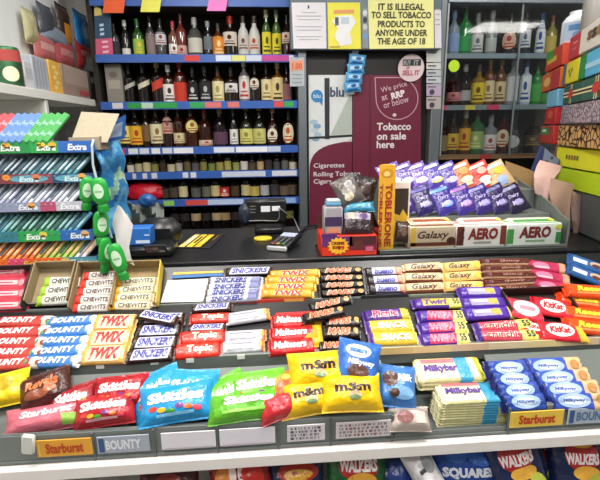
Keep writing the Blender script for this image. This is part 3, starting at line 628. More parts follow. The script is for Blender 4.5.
LAB = [(33, 90, 446.5, 455, 432, 'e8a83a', 'Starburst', 'c04a1c', 'orange printed'), (95, 148, 438.5, 449, 431, 'a9b2c0', 'BOUNTY', 'e8ecf4', 'blue-grey printed'), (160, 215, 433, 448, 0, 'e4e0e8', None, None, 'plain white'), (219, 275, 430, 444, 0, 'e2dee8', None, None, 'plain white'),
       (287, 325, 430, 0, 0, 'd8d4da', '#', '55505a', 'speckled bar-code'), (336, 391, 426, 0, 0, 'd8d0d0', '#', '8a5a60', 'long speckled bar-code'), (509, 562, 415, 0, 0, 'ecc84a', 'Starburst', 'c8401c', 'yellow printed'), (566, 618, 411, 0, 0, 'b0bccb', 'BOUNTY', '5a7aa0', 'pale blue printed')]
desc = ['orange shelf label with red lettering at far left of the grey rail', 'blue-grey shelf label second from left on the grey rail', 'plain white shelf label below the blue sweet bags', 'plain white shelf label below the green sweet bags', 'short speckled paper label below the yellow bags at left', 'long speckled paper label below the largest yellow bag', 'yellow shelf label with red lettering below the blue oval bars', 'pale blue shelf label at far right of the grey rail']
for (u0, u1, v, _, _, h, t, th, nm), d in zip(LAB, desc):
    yl = YR - .007; a = onY(u0, 430, yl).x; b = onY(u1, 430, yl).x; z0, z1 = ZR0 + .018, ZR0 + .062
    mb = MB(); mb.ext((a, yl, z0), (b, yl + .003, z1), mat(h, 'paper'), .001)
    f = lambda x, z: Vector((x, yl - .0008, z)); cx, cz = (a + b) / 2, (z0 + z1) / 2
    if t == '#':
        for r_ in range(4):
            x = a + .008
            while x < b - .01:
                ww = random.uniform(.002, .008); mb.rect(f, x, z0 + .006 + r_ * .009, min(b - .006, x + ww), z0 + .012 + r_ * .009, mat(random.choice([th, 'a49aa4', '8a7f8a']), 'paper'), nx=1, ny=1); x += ww + random.uniform(.002, .006)
    elif t: 
        mb.rect(f, a + .004, z0 + .004, a + (.016 if t == 'BOUNTY' else .008), z1 - .004, mat('3a5a8a' if t == 'BOUNTY' else 'f0d060', 'paper'), nx=1, ny=1)
        mb.text(t, f, cx, cz, (b - a) * .68, .026, mat(th, 'paper'), .04)
    else: mb.rect(f, a + .006, z0, b - .006, z0 + .004, mat('b9b4c0', 'paper'), nx=1, ny=1)
    T(mb.build('shelf_label', smooth=False), d, 'label', 'labels on the rail')
mb = MB(); q = onY(27, 446, YR - .02); mb.box((q.x, YR - .014, q.z), (.028, .012, .05), mat('d4d6ce', 'plastic'), .004, Matrix.Rotation(R(10), 3, 'Y'))
T(mb.build('plastic_clip'), 'pale plastic clip at left end of the label rail', 'clip')
mb = MB(); mb.ext((XL0 - .1, YR - .020, .727), (XR0, 1.42, ZR0 - .002), mat('eeeae6', 'plastic'), .004)
ws = T(mb.build('white_shelf'), 'long white shelf under the grey label rail with crisp shelf below', 'shelf')
mb = MB(); mb.ext((XL0 - .1, 1.36, 0), (XR0, 1.42, .727), mat('5a5a5a', 'wall')); mb.build('back_panel', ws)
mb = MB(); mb.ext((XL0 - .1, .86, .46), (XR0, 1.36, .49), mat('d8d4d0', 'plastic'), .003); mb.build('lower_board', ws)
for x in (XL0, XR0 - .02): mb = MB(); mb.ext((x, 1.24, .765), (x + .02, 1.36, .985), mat('4a4a4c', 'wall')); mb.build('end_support', stand)


# ================================================================== LEFT WALL SHELVING
xs = -1.0; zs = onX(60, 97, xs).z
lw = empty('wall_shelf', (xs - .17, 2.2, zs), 'white shelving along the left wall behind the counter', 'shelf')
mb = MB(); mb.ext((XL, 1.0, zs - .022), (xs, 2.885, zs + .018), mat('dfe0da', 'wall'), .003); mb.build('board', lw)
yp = onX(48, 105, xs).y; mb = MB(); mb.ext((XL, yp - .015, .6), (xs - .004, yp + .015, zs - .022), mat('d4d5cf', 'wall'), .003); mb.build('divider', lw)
mb = MB(); mb.ext((XL, 1.0, zs - .36), (xs - .02, 2.84, zs - .33), mat('c9c9c2', 'wall'), .003); mb.build('lower_board', lw)
mb = MB(); mb.ext((-1.15, 1.0, zs + .018), (-1.14, 2.885, 2.55), mat('dfe3e2', 'wall')); mb.build('back_board', lw)
def wallbox(u0, u1, vt, h, nm, label, cat, deco=None, x=xs - .03, dep=.10, kind='card'):
    ya, yb = onX(u0, 85, x).y, onX(u1, 85, x).y; z1 = onX((u0 + u1) / 2, vt, x).z
    mb = MB(); mb.ext((x - dep, ya, zs + .018), (x, yb - .004, z1), mat(h, kind), .004)
    f = lambda a, b: Vector((x + .001, (ya + yb) / 2 + a * (yb - ya) / 2, (zs + .018 + z1) / 2 + b * (z1 - zs - .018) / 2))
    if deco: deco(mb, f)
    T(mb.build(nm), label, cat, 'packets on the wall shelf')
q = onX(8, 70, xs - .07); mb = MB()
mb.lathe([(.05, 0), (.052, .004), (.052, .15), (.047, .158)], mat('3a6a48', 'metal'), 20); fnc = lambda x, y, q_=.053: Vector((q_ * math.cos(x), q_ * math.sin(x), y))
mb.rect(lambda x, y: fnc(x, y), -2.6, .10, 1.0, .145, mat('b04a44', 'paper'), nx=14); mb.ell(lambda x, y: fnc(x, y, .0536), -.9, .05, .6, .03, mat('e8e4c0', 'paper')); 
o = T(mb.build('can'), 'round green tin with red band and cream spot at left edge of the wall shelf', 'tin', 'packets on the wall shelf'); o.location = (q.x, q.y, zs + .018)
wallbox(18, 26, 62, '7a5248', 'box', 'slim brown box beside the green tin on the wall shelf', 'box')
wallbox(26.5, 35, 62, 'c9ccd0', 'box', 'pale grey box beside the slim brown box on the wall shelf', 'box', lambda m, f: m.rect(f, -.7, -.3, .7, .5, mat('b4b8c0', 'card')))
wallbox(35, 50, 58, 'b4b9c2', 'box', 'wider blue-grey box left of the yellow box on the wall shelf', 'box', lambda m, f: [m.rect(f, -.8 + .4 * i, -.8, -.6 + .4 * i, .8, mat('9aa0ac', 'card')) for i in range(4)])
wallbox(51, 63, 62, 'e2b04a', 'box', 'yellow box on the wall shelf', 'box', lambda m, f: [m.ell(f, -.2 + .3 * (i % 2), -.6 + .3 * i, .3, .13, mat('f0d890', 'card')) for i in range(5)])
wallbox(63.5, 89, 68, '9a8478', 'box', 'wide dull brown box right of the yellow box on the wall shelf', 'box', lambda m, f: [m.rect(f, -.9, -.2, .9, .95, mat('ad9a8e', 'card')), m.rect(lambda a, b: f(a, b) + Vector((.001, 0, 0)), .1, -.8, .9, -.45, mat('b04a54', 'card'))])
for i, (u0, u1, vt, h) in enumerate(((90, 98, 72, '3a3430'), (98.5, 105, 60, '5a665c'))): wallbox(u0, u1, vt, h, 'box', ['small dark box at far right of the wall shelf', 'grey-green box in the corner of the wall shelf'][i], 'box', lambda m, f: m.rect(f, -.7, .2, .7, .6, mat('a8aca4', 'card')))
# packs hanging on the board above the shelf
def hangpack(u, v, w, h, c, label, cat='packet', prints=(), x=-1.12, yaw=0, seed=0):
    q = onX(u, v, x); k = depth(q) / FPX
    o = inst('hanging_packet', wrapper(w, h, .035, c, 'bag', prints=prints, name='hanging_packet', seed=seed, amp=.04)); T(o, label, cat, 'packets hanging above the wall shelf')
    o.matrix_basis = Matrix.Translation(q) @ Matrix.Rotation(R(90), 4, 'Z') @ Matrix.Rotation(R(90), 4, 'X') @ Matrix.Rotation(R(yaw), 4, 'Z'); return o
hangpack(84, 57, .30, .17, 'b0383c', 'red packet hanging nearest the corner above the wall shelf', prints=[('r', -.8, -.1, .8, .3, 'd08a84')], seed=1)
hangpack(62, 54, .26, .15, 'b4565a', 'middle faded red packet hanging above the wall shelf', prints=[('r', -.7, -.2, .6, .3, 'c88a88')], seed=2)
hangpack(42, 48, .24, .14, 'bc6c6c', 'leftmost faded red packet hanging above the wall shelf', prints=[('r', -.7, -.2, .6, .3, 'd4a4a0')], seed=3)
hangpack(80, 33, .22, .24, '2a86d0', 'bright blue packet hanging near the corner', prints=[('e', 0, 0, .55, .55, '6ab8ee'), ('e', 0, 0, .3, .3, 'd8ecf8')], seed=4)
hangpack(61, 26, .16, .22, '3a2c28', 'dark packet with orange patch hanging left of the bright blue packet', prints=[('r', -.5, -.9, .7, .1, 'd89030')], seed=5)
hangpack(43, 22, .16, .17, '4a4e58', 'charcoal packet hanging above the red packets', seed=6)
hangpack(52, 45 - 9, .34, .10, '8fa0ae', 'grey-blue packet hanging between charcoal and red packets', seed=7)
hangpack(27, 27, .12, .16, 'b8b48a', 'pale olive packet hanging at left above the wall shelf', seed=8)
# tall advertising card on the end of the drinks cabinet
y = 2.892; mb = MB(); P = [(93.5, 3), (110.5, 14), (113.5, 58), (96, 58)]
mb.slab(px(P, y), lambda x, z, d: Vector((x, y - d, z)), .003, mat('2c4a66', 'card'))
flat([(95.4, 39), (112.2, 38), (113.5, 58), (96, 58)], 'd05a7e', .001); flat([(94, 4), (101, 9), (102, 15), (94.5, 16)], 'd8c46a', .001)
for k in range(3): flat([(99.5 + k * .3, 24 + k * 4.5), (103.5 + k * .3, 23.5 + k * 4.5), (103.5 + k * .3, 26 + k * 4.5), (99.5 + k * .3, 26.5 + k * 4.5)], 'b8d8ec', .0014)
for k in range(3): flat([(102 + k * .4, 41 + k * 5), (108 + k * .3, 40.5 + k * 5), (108 + k * .3, 42.5 + k * 5), (102 + k * .4, 43 + k * 5)], 'f0c4d4', .0014)
T(mb.build('advert_card', smooth=False), 'tall blue and pink advertising card on left end of the drinks cabinet', 'card')

# ================================================================== GUM DISPLAY on the counter, left
YG = YC - .007; gx1 = onY(94, 200, YG).x; gx0 = -1.05
gd = empty('gum_display', ((gx0 + gx1) / 2, YG + .15, ZC), 'five-tier gum rack with blue wavy end panel at left of the counter', 'display rack')
SV = [(147, 11), (178.5, 9), (206.5, 9), (236, 10), (262.5, 9)]
SC = [[('1f8a44', 0, 30), ('2a9a4c', 30, 58), ('2a62b0', 58, 94)], [('7a3a44', 0, 28), ('8a3a4a', 28, 52), ('26456a', 52, 93)], [('8a94b0', 0, 40), ('b04a6a', 40, 56), ('b8bcc8', 56, 85)], [('2f7a8a', 0, 18), ('26a050', 18, 60), ('2a6ab8', 60, 92)], [('e0702c', 0, 8), ('d84a7c', 8, 26), ('e8602c', 26, 62), ('4a8aa8', 62, 97)]]
ST = [[('Extra', 10, 'e4f0e4'), ('Extra', 46, 'e4f0e4'), ('Extra', 77, 'dfe8f4')], [('Extra', 29, 'cfe0e4'), ('Extra', 74, 'cfe4ea')], [('Extra', 28, 'e4e8f0'), ('Extra', 70, 'eef0f4')], [('Extra', 36, 'e4f4e8'), ('Extra', 80, 'e4ecf6')], [('Extra', 33, 'f0c060'), ('Extra', 80, 'e4f0f0')]]
SPOT = [[(6, 'e0a03a'), (41, 'e8c040'), (52, 'd8b040')], [(6, 'e08a3a'), (36, 'd87a50'), (82, 'e0a04a')], [(31, 'e0a050')], [(43, 'd8d050'), (85, 'e0b070')], [(66, 'e0c060')]]
GZ = []
def gum_tray(i):
    v, hp = SV[i]; yf = YG + .012 * (4 - i) + (.0)
    zc = onY(50, v, yf).z; k = depth(onY(50, v, yf)) / FPX; hh = hp * k / 2 * 1.03
    GZ.append((yf, zc, hh))
    mb = MB()
    for h, a, b in SC[i]:
        xa_, xb_ = (gx0 if a == 0 else onY(a, v, yf).x), onY(b, v, yf).x
        mb.ext((xa_, yf, zc - hh), (xb_, yf + .004, zc + hh), mat(h, 'card'))
    xe_ = onY(SC[i][-1][2], v, yf).x
    f = lambda x, z: Vector((x, yf - .001, z))
    for t, u, h in ST[i]:
        x = onY(u, v, yf).x
        if i in (1, 4) and h[0] in 'ce': mb.ell(lambda a, b: f(a, b) + Vector((0, .0004, 0)), x, zc, .056, hh * .8, mat('5aa0b4', 'card'))
        mb.text(t, f, x, zc - .001, 19 * k, hp * k * .6, mat(h, 'card'), .04, .2)
    for u, h in SPOT[i]: mb.ell(f, onY(u, v - 3, yf).x, zc + hh * .35, 4 * k, 3 * k, mat(h, 'card'))
    tr = mb.build('price_strip', gd, smooth=False)
    mb = MB(); zf = max(zc - hh, ZC + .001); mb.ext((gx0, yf + .005, zf), (xe_, yf + .18, zf + .004), mat('3a4a54', 'plastic')); mb.ext((xe_ - .003, yf + .004, zf), (xe_, yf + .16, zc + hh), mat('4a7a9a', 'plastic')); mb.build('tray', gd)
    return yf, zc, hh, xe_, k
mb = MB(); mb.ext((gx0, YG + .19, ZC), (gx1, YG + .20, ZC + .36), mat('34505e', 'plastic')); mb.build('back_panel', gd)
PAL = [['c44a54', '5a80b8', '3f9a4c'], ['4a5a6a', '6a7480', '3a4a58', '55707a', '4a7a84', '3a6a78', '5a8a90', '3f7a84', '4a8088'], ['9aa0b4', 'a8aec0', '8a90a8', 'b0b4c4', 'c4c8d4', '9aa0b4', 'b8bcc8', 'c8ccd4'], ['4a8a9a', '5a98a4', '3a7060', '2f6a54', '3a7a5c', '3f8060', '4a7a8a', '4a88a4'], ['d88a4a', 'c87a3a', 'd8803a', 'c46a34', 'b4a048', '96b84a', 'a0c050', 'd4ccd0']]
CN = [['pink-red', 'blue', 'green'], ['slate'], ['silver'], ['teal'], ['orange', 'orange', 'lime']]
for i in range(5):
    yf, zc, hh, xe_, k = gum_tray(i)
    if i == 0: n = 12; xe2 = onY(64, 130, yf).x
    else: n = 17; xe2 = onY((0, 88, 84, 88, 97)[i], SV[i][0], yf).x
    x0_ = onY(-16, SV[i][0], yf).x; wd = (xe2 - x0_) / n
    for j in range(n):
        # slim gum packs leaning in the tray
        c = PAL[i][min(len(PAL[i]) - 1, j * len(PAL[i]) // n)]
        mb = MB(); L_ = .11 if i == 0 else .088; wp = wd * (1.0 if i == 0 else .62); ya = R(-30 if i == 0 else -34)
        mb.box((0, L_ / 2, .006), (wp, L_, .011), mat(c, 'card'), .002)
        f = lambda x, y_: Vector((x, y_, .0122))
        if i == 0: mb.text('Extra', f, 0, L_ * .66, wp * .86, .013, mat('c4dce0', 'card'), .0, .2); mb.text('Extra', f, 0, L_ * .28, wp * .86, .013, mat('c4dce0', 'card'), .0, .2)
        else: mb.rect(f, -wp * .3, L_ * .3, wp * .3, L_ * .86, mat(('a8b8c0', 'c4ccd4', '8ab4b0', 'e0b080')[i - 1] if j % 3 else '2f4a58', 'card'), nx=1, ny=1)
        o = mb.build('gum_packet'); put(o, Vector((x0_ + wd * (j + .5) - (.038 if i else .05), yf + .008, zc - hh + (.028 if i == 0 else .014))), R(60 if i == 0 else 56), ya)
        tn = ["top", "second", "third", "fourth", "bottom"][i]
        T(o, f'{CN[i][min(len(CN[i]) - 1, j * len(CN[i]) // n)]} gum packet, {ORD[j]} from left in {tn} tier of the gum rack', 'gum packet', f'gum packets in the {tn} tier')
# empty card box at right end of the top tier
yf, zc, hh = GZ[0]
xa_, xb_ = onY(66, 130, yf).x, onY(97, 130, yf).x; zt_ = onY(80, 116, yf + .1).z
mb = MB(); mb.ext((xa_, yf + .010, zc - hh + .006), (xb_, yf + .013, zc + hh + .01), mat('9a8f7c', 'kraft')); 
mb.slab([(xa_, 0), (xb_ + .02, 0), (xb_ + .045, .112), (xa_ + .018, .122)], lambda x, y_, d: Vector((x, yf + .02 + y_ * .55, zc + hh - .004 + y_ * .75 + d)), .003, mat('a89c86', 'kraft'))
mb.ext((xb_ - .002, yf + .012, zc - hh + .006), (xb_ + .001, yf + .09, zc + hh + .012), mat('8a7f6c', 'kraft'))
mb.slab([(0, 0), (.075, .012), (.088, .085), (.03, .06)], lambda x, y_, d: Vector((xb_ + .004 + x * .55, yf + .03 + x * 1.1, zc + hh - .006 + y_ + d)), .003, mat('3a78c4', 'card'))
mb.slab([(.012, .012), (.066, .02), (.074, .062), (.032, .048)], lambda x, y_, d: Vector((xb_ + .004 + x * .55, yf + .0275 + x * 1.1, zc + hh - .006 + y_ + d)), .002, mat('b4c8e4', 'card'))
T(mb.build('carton', smooth=False), 'empty brown carton at right end of the top gum tier', 'box')
# end panel: wavy printed blue board on the right end
mb = MB(); X = gx1 + .006; ys = [YG + .055 + i * .0175 for i in range(15)]; m = [mat(h, 'card') for h in ('3a90cc', '6ab4e0', 'b9dcb0', '2f80c0', 'b4d8ee')]
def edge(y_): t = (y_ - ys[0]) / (ys[-1] - ys[0]); return ZC + .355 + .03 * math.sin(t * 3.1) + .012 * math.sin(t * 9)
nz = 22
vs = [Vector((X + .006 * math.sin(j * .8), y_, ZC + .075 + (edge(y_) - ZC - .075) * j / nz)) for y_ in ys for j in range(nz + 1)]
vs2 = [v + Vector((.004, 0, 0)) for v in vs]; N1 = nz + 1
for i in range(len(ys) - 1):
    for j in range(nz):
        c = int((j / nz * 9 + .9 * math.sin(i * .45) + 20)) % 5
        q = [i * N1 + j, (i + 1) * N1 + j, (i + 1) * N1 + j + 1, i * N1 + j + 1]
        for V, qq in ((vs, q), (vs2, q[::-1])): mb.add([V[a] for a in qq], [[0, 1, 2, 3]], m[(0, 0, 1, 0, 2)[c] if c != 3 else 3])
mb.build('end_panel', gd)
# clear hooks curling off the end panel
for i, (v0, v1, du) in enumerate(((146, 176, 27), (170, 200, 26))):
    vs = [onY(92 + du * t, v0 + (v1 - v0) * (.5 - .5 * math.cos(t * 2.4)) * w_ + 10 * t, YG + .01 + .14 * t + .01 * math.sin(t * 5)) for t in [k / 6 for k in range(7)] for w_ in (0.0, .5, 1.0)]
    q = [[a * 3 + b, a * 3 + b + 1, a * 3 + b + 4, a * 3 + b + 3] for a in range(6) for b in range(2)]
    mb = MB(); mb.add(vs, q, mat('e4f0f6', 'clear')); mb.add([p + Vector((.001, .002, 0)) for p in vs], [f[::-1] for f in q], mat('e4f0f6', 'clear')); mb.build('clear_flap', gd)
# clip strip with hanging green bottles
cs = onY(92, 140, YG - .012)
mb = MB(); mb.tube([cs + Vector((0, .012, 0)), onY(92, 146, YG - .016), onY(93, 165, YG - .018), onY(98, 185, YG - .022), onY(104, 215, YG - .022), onY(112, 238, YG - .022)], .0035, mat('b4c4c8', 'plastic'))
T(mb.build('clip_strip'), 'clear clip strip hanging off the gum rack that holds the green bottles', 'clip strip')
gb = MB()
P_ = [(0, .5), (.03, .62), (.18, .62), (.22, .5), (.26, .72), (.34, .95), (.55, 1.0), (.8, .98), (.93, .8), (1, .4)]
gb.lathe([(r_ * .5, z) for z, r_ in P_], mat('1c9a38', 'plastic'), 18, sy=.6)
gm = gb.mesh('body')
lb = MB(); lb.ell(lambda x, z: Vector((x, -.5 * .6 * math.sqrt(max(0, 1 - (x / .52) ** 2)) - .012, z)), 0, .62, .29, .22, mat('c0e0c0', 'paper')); lb.rect(lambda x, z: Vector((x, -.5 * .6 * math.sqrt(max(0, 1 - (x / .52) ** 2)) - .022, z)), -.2, .58, .2, .63, mat('7ab88a', 'paper')); lbm = lb.mesh('label')
cp = MB(); cp.lathe([(.30, -.01), (.33, .0), (.33, .16), (.3, .17)], mat('158a30', 'plastic'), 16, sy=.75); cpm = cp.mesh('cap')
GBT = [(87, 192, 16, 33, 10, 'partly hidden green bottle at upper left of the hanging cluster', .01), (100.5, 193, 20, 34, -4, 'upper green bottle with white oval label facing out in the hanging cluster', -.012), (101, 226, 18, 34, 6, 'green bottle hanging directly below the upper facing one', .004), (105, 253, 17, 36, 8, 'green bottle turned sideways left of the lowest one in the hanging cluster', .006), (118, 260, 18, 38, -12, 'lowest green bottle with white oval label hanging over the brown cartons', -.025)]
for i, (u, v, w_, h_, ro, lab, dy) in enumerate(GBT):
    q = onY(u, v, YG - .055 + dy); k = depth(q) / FPX; o = T(inst('green_bottle', gm), lab, 'bottle', 'hanging green bottles')
    M = Matrix.Translation(q) @ Matrix.Rotation(R(ro), 4, 'Y') @ Matrix.Rotation(R((20, 0, 35, 60, 8)[i]), 4, 'Z') @ Matrix.Diagonal((w_ * k * .86, w_ * k * .86, h_ * k, 1)) @ Matrix.Translation((0, 0, -.55)); o.matrix_basis = M
    for nm, me in (('label', lbm), ('cap', cpm)): c = inst(nm, me); c.parent = o
# crumpled white tag
mb = MB(); vs = []
for j, (ua, va, ub, vb) in enumerate([(118, 205, 121, 207), (114, 215, 128, 217), (112, 224, 133, 225), (115, 234, 131, 237), (117, 245, 129, 248), (116, 254, 131, 258), (121, 259, 135, 266)]):
    vs += [onY(ua + (ub - ua) * i / 3, va + (vb - va) * i / 3, YG - .03 + .007 * math.sin(i * 1.7 + j)) for i in range(4)]
vs2 = [v + Vector((0, .0012, 0)) for v in vs]
fs = [[j * 4 + i, j * 4 + i + 1, (j + 1) * 4 + i + 1, (j + 1) * 4 + i] for j in range(6) for i in range(3)]
mb.add(vs, fs, mat('e6e4e4', 'paper')); mb.add(vs2, [f[::-1] for f in fs], mat('e6e4e4', 'paper'))
T(mb.build('paper_tag'), 'crumpled white paper tag hanging right of the green bottles', 'tag')

# ================================================================== THINGS ON THE COUNTER
def cbox(u, v, z=ZC): return onZ(u, v, z)
# black receipt printer with small picture screen, blue carton, red bag, grey bag
p = cbox(150, 258); pr = empty('receipt_printer', (p.x, p.y + .06, ZC), 'black rounded till device beside the white paper tag on the counter', 'till device')
mb = MB(); mb.box((p.x - .015, p.y + .06, ZC + .017), (.17, .12, .034), mat('141517', 'plastic'), .008); mb.box((p.x, p.y + .17, ZC + .05), (.15, .09, .10), mat('17181b', 'plastic'), .03); mb.build('body', pr)
mb = MB(); Mx = Matrix.Rotation(R(35), 3, 'X'); c = Vector((p.x + .022, p.y - .002, ZC + .03)); mb.box(c, (.07, .008, .04), mat('2a2a2e', 'plastic'), .003, Mx)
f = lambda x, y_: c + Mx @ Vector((x, -.0048, y_)); cl = ['a86a70', '6a7a6a', 'd4c8c4', '8a8090', 'b49a8a', '5a5a6a']
for i in range(6): mb.rect(f, -.030 + .02 * (i % 3), -.015 + .015 * (i // 3), -.011 + .02 * (i % 3), -.001 + .015 * (i // 3), mat(cl[i], 'card'), nx=1, ny=1)
mb.build('screen', pr)
yb = p.y + .035; zt0 = ZC + .035; a, b = onY(128, 240, yb).x, onY(151, 240, yb).x; zt_ = onY(141, 228, yb).z
mb = MB(); mb.ext((a - .01, yb, zt0), (b, yb + .06, zt_), mat('2468b8', 'card'), .003); hz = zt_ - zt0
for z0_, z1_, xo in ((.55, .62, .02), (.12, .3, .05)): mb.rect(lambda x, z: Vector((x, yb - .0008, z)), b - xo, zt0 + hz * z0_, b - .004, zt0 + hz * z1_, mat('c8d8ec', 'card'), nx=1, ny=1)
T(mb.build('carton'), 'blue carton lying on the black till device', 'box')
def blob(name, c, r, h, label, cat, seed, squash=(1, 1, 1), nz_=.12, k='film'):
    rnd = Vector((seed * 3.1, seed * 1.7, 0)); bm = bmesh.new(); bmesh.ops.create_icosphere(bm, subdivisions=4, radius=1)
    for v in bm.verts:
        n = noise.noise(v.co * 1.6 + rnd) + .5 * noise.noise(v.co * 3.5 + rnd); v.co *= 1 + nz_ * n; v.co = Vector((v.co.x * r[0], v.co.y * r[1], max(-.85 * r[2], v.co.z * r[2])))
    me = bpy.data.meshes.new(name); bm.to_mesh(me); bm.free(); me.materials.append(mat(h, k)); me.shade_smooth()
    o = inst(name, me); T(o, label, cat); o.location = c + Vector((0, 0, .85 * r[2])); return o
q = onY(142, 199, 2.84); zl = SHZ[5]
blob('red_bag', Vector((q.x, 2.95, zl + .008)), (.125, .06, .065), 'c81a30', 'folded bright red bag lying on the fifth shelf of the left cabinet', 'bag', 3)
blob('blue_bag', onY(148, 207, 1.79), (.034, .03, .028), '20508c', 'small blue rounded packet on the grey bag below the red bag', 'packet', 5)
mb = MB(); vs = []; n1, n2 = 9, 6
for j in range(n2 + 1):
    for i in range(n1 + 1):
        u = 128 + 36 * i / n1; v = 222 - 20 * j / n2 + 3 * math.sin(i * .9 + j) ; vs.append(onY(u, v, 1.80 + .03 * math.sin(i * 1.3 + j * .8)))
mb.add(vs, [[j * (n1 + 1) + i, j * (n1 + 1) + i + 1, (j + 1) * (n1 + 1) + i + 1, (j + 1) * (n1 + 1) + i] for j in range(n2) for i in range(n1)], mat('7d8580', 'paper'))
mb.add([v + Vector((0, .0015, 0)) for v in vs], [[j * (n1 + 1) + i, (j + 1) * (n1 + 1) + i, (j + 1) * (n1 + 1) + i + 1, j * (n1 + 1) + i + 1] for j in range(n2) for i in range(n1)], mat('7d8580', 'paper'))
T(mb.build('carrier_bag'), 'crumpled grey carrier bag behind the till device', 'bag')
# yellow and black scratch tickets
for i in range(4):
    a = onZ(181 + i * 8.0, 248, ZC + .002); b = onZ(199 + i * 7.2, 234.5, ZC + .002)
    d = (b - a); L_ = d.length; mb = MB(); mb.box((0, L_ / 2, 0), (.034, L_, .003), mat('1c1a16', 'card'), .001)
    f = lambda x, y_: Vector((x, y_, .0019))
    if i < 3: mb.rect(f, -.014, .01, .008, L_ - .008, mat(('d8c878', 'e8c83a', 'e8b820')[i], 'card'), nx=1, ny=1); mb.rect(lambda x, y_: f(x, y_) + Vector((0, 0, .0004)), -.006, L_ * .3, .003, L_ * .8, mat(('f0ead0', '3a3010', 'f4dc70')[i], 'card'), nx=1, ny=1)
    else: mb.rect(f, -.006, L_ * .5, 0, L_ - .01, mat('6a5a30', 'card'), nx=1, ny=1)
    o = mb.build('ticket'); o.location = a; o.rotation_euler.z = math.atan2(-d.x, d.y)
    T(o, ['pale yellow ticket, leftmost of the row lying on the black counter', 'yellow ticket with dark stripe, second from left on the black counter', 'golden yellow ticket, third from left on the black counter', 'black ticket at right end of the yellow tickets on the counter'][i], 'ticket', 'tickets on the counter')
mb = MB(); a, b = onZ(169.5, 242, ZC + .006), onZ(173, 233.5, ZC + .006); mb.tube([a, (a + b) / 2, b], .005, mat('d8d8d8', 'plastic')); T(mb.build('lighter'), 'small white stick lying left of the yellow tickets', 'stick')
# yellow disc, card terminal with cable
q = onZ(263, 239.5, ZC); mb = MB(); mb.lathe([(.028, 0), (.03, .002), (.03, .007), (.026, .009), (.012, .0075)], mat('d8c03a', 'plastic'), 24)
o = T(mb.build('coin_dish'), 'flat round yellow dish on the black counter', 'dish'); o.location = q; o.scale = (1.15, 1, 1)
a = onZ(285, 246, ZC); ctm = empty('card_terminal', a, 'black card payment terminal with grey keypad lying on the counter', 'card terminal'); ya = R(-24)
Mr = Matrix.Rotation(ya, 3, 'Z') @ Matrix.Rotation(R(5), 3, 'X')
def loc(x, y_, z): return a + Mr @ Vector((x, y_, z)) + Vector((0, 0, .006))
mb = MB(); mb.box(a + Vector((0, 0, .017)), (.076, .16, .022), mat('17181b', 'plastic'), .006, Mr); mb.box(a + Mr @ Vector((0, -.075, 0)) + Vector((0, 0, .016)), (.074, .012, .018), mat('b8b8b8', 'plastic'), .004, Mr); mb.build('body', ctm)
mb = MB(); mb.box(loc(0, .045, .0225), (.056, .040, .002), mat('aab4cc', 'plastic'), .0008, Mr); mb.build('screen', ctm)
mb = MB()
for r_ in range(5):
    for c_ in range(3):
        mb.box(loc(-.019 + .019 * c_, -.062 + .0165 * r_, .024), (.014, .011, .005), mat('3c3c42' if r_ else ('8a3430', '9a8430', '2c7038')[c_], 'plastic'), .002, Mr)
mb.build('keypad', ctm)
mb = MB(); mb.tube([loc(.0, .08, .012)] + [onZ(u, v, ZC + .007) for u, v in ((300, 232), (306, 227), (315, 225), (321, 229), (325, 236), (322, 243), (316, 246))], .0045, mat('18181a', 'plastic')); T(mb.build('cable'), 'black cable looping from the card terminal across the counter', 'cable')
# black till printer stand with white slips
q0, q1 = onZ(246, 233, ZC), onZ(287, 233, ZC); yt = q0.y - .01
zt1 = onY(266, 200, yt).z
tl = empty('till_stand', ((q0.x + q1.x) / 2, yt, ZC), 'black till rack with two white slips behind the yellow dish', 'till device')
mb = MB(); mb.box(((q0.x + q1.x) / 2, yt + .03, (ZC + zt1) / 2 + .02), (q1.x - q0.x, .06, zt1 - ZC - .04), mat('17181a', 'plastic'), .008); mb.box(((q0.x + q1.x) / 2 + .01, yt + .02, ZC + .012), (.11, .09, .024), mat('141416', 'plastic'), .006)
mb.box((q0.x + .0, yt + .02, ZC + .075), (.05, .07, .09), mat('26303c', 'plastic'), .02); mb.build('body', tl)
mb = MB()
for u0, u1, v0, v1, h in ((261, 270, 206, 212, 'd8dade'), (272, 280, 206, 211, 'e2e2e4')):
    A = onY(u0, v1, yt - .003); B = onY(u1, v0, yt - .003); mb.ext((A.x, yt - .003, A.z), (B.x, yt - .001, B.z), mat(h, 'paper'))
for i in range(3): A = onY(250, 207 + 3 * i, yt - .003); mb.ext((A.x, yt - .0025, A.z), (A.x + .022, yt - .001, A.z + .004), mat('6a6a60', 'paper'))
mb.build('slips', tl)
mb = MB(); mb.tube([onY(u, v, yt - .008) for u, v in ((249, 221), (262, 220.5), (277, 221), (279.5, 217), (279, 208))], .0022, mat('8a8a86', 'metal')); mb.build('wire_guide', tl)
mb = MB(); mb.tube([onY(280, 208, yt - .01), onY(286, 213, yt), onY(294, 219, yt + .1), onY(300, 232, yt + .0)], .0022, mat('8f8f8c', 'plastic')); mb.build('cord', tl)

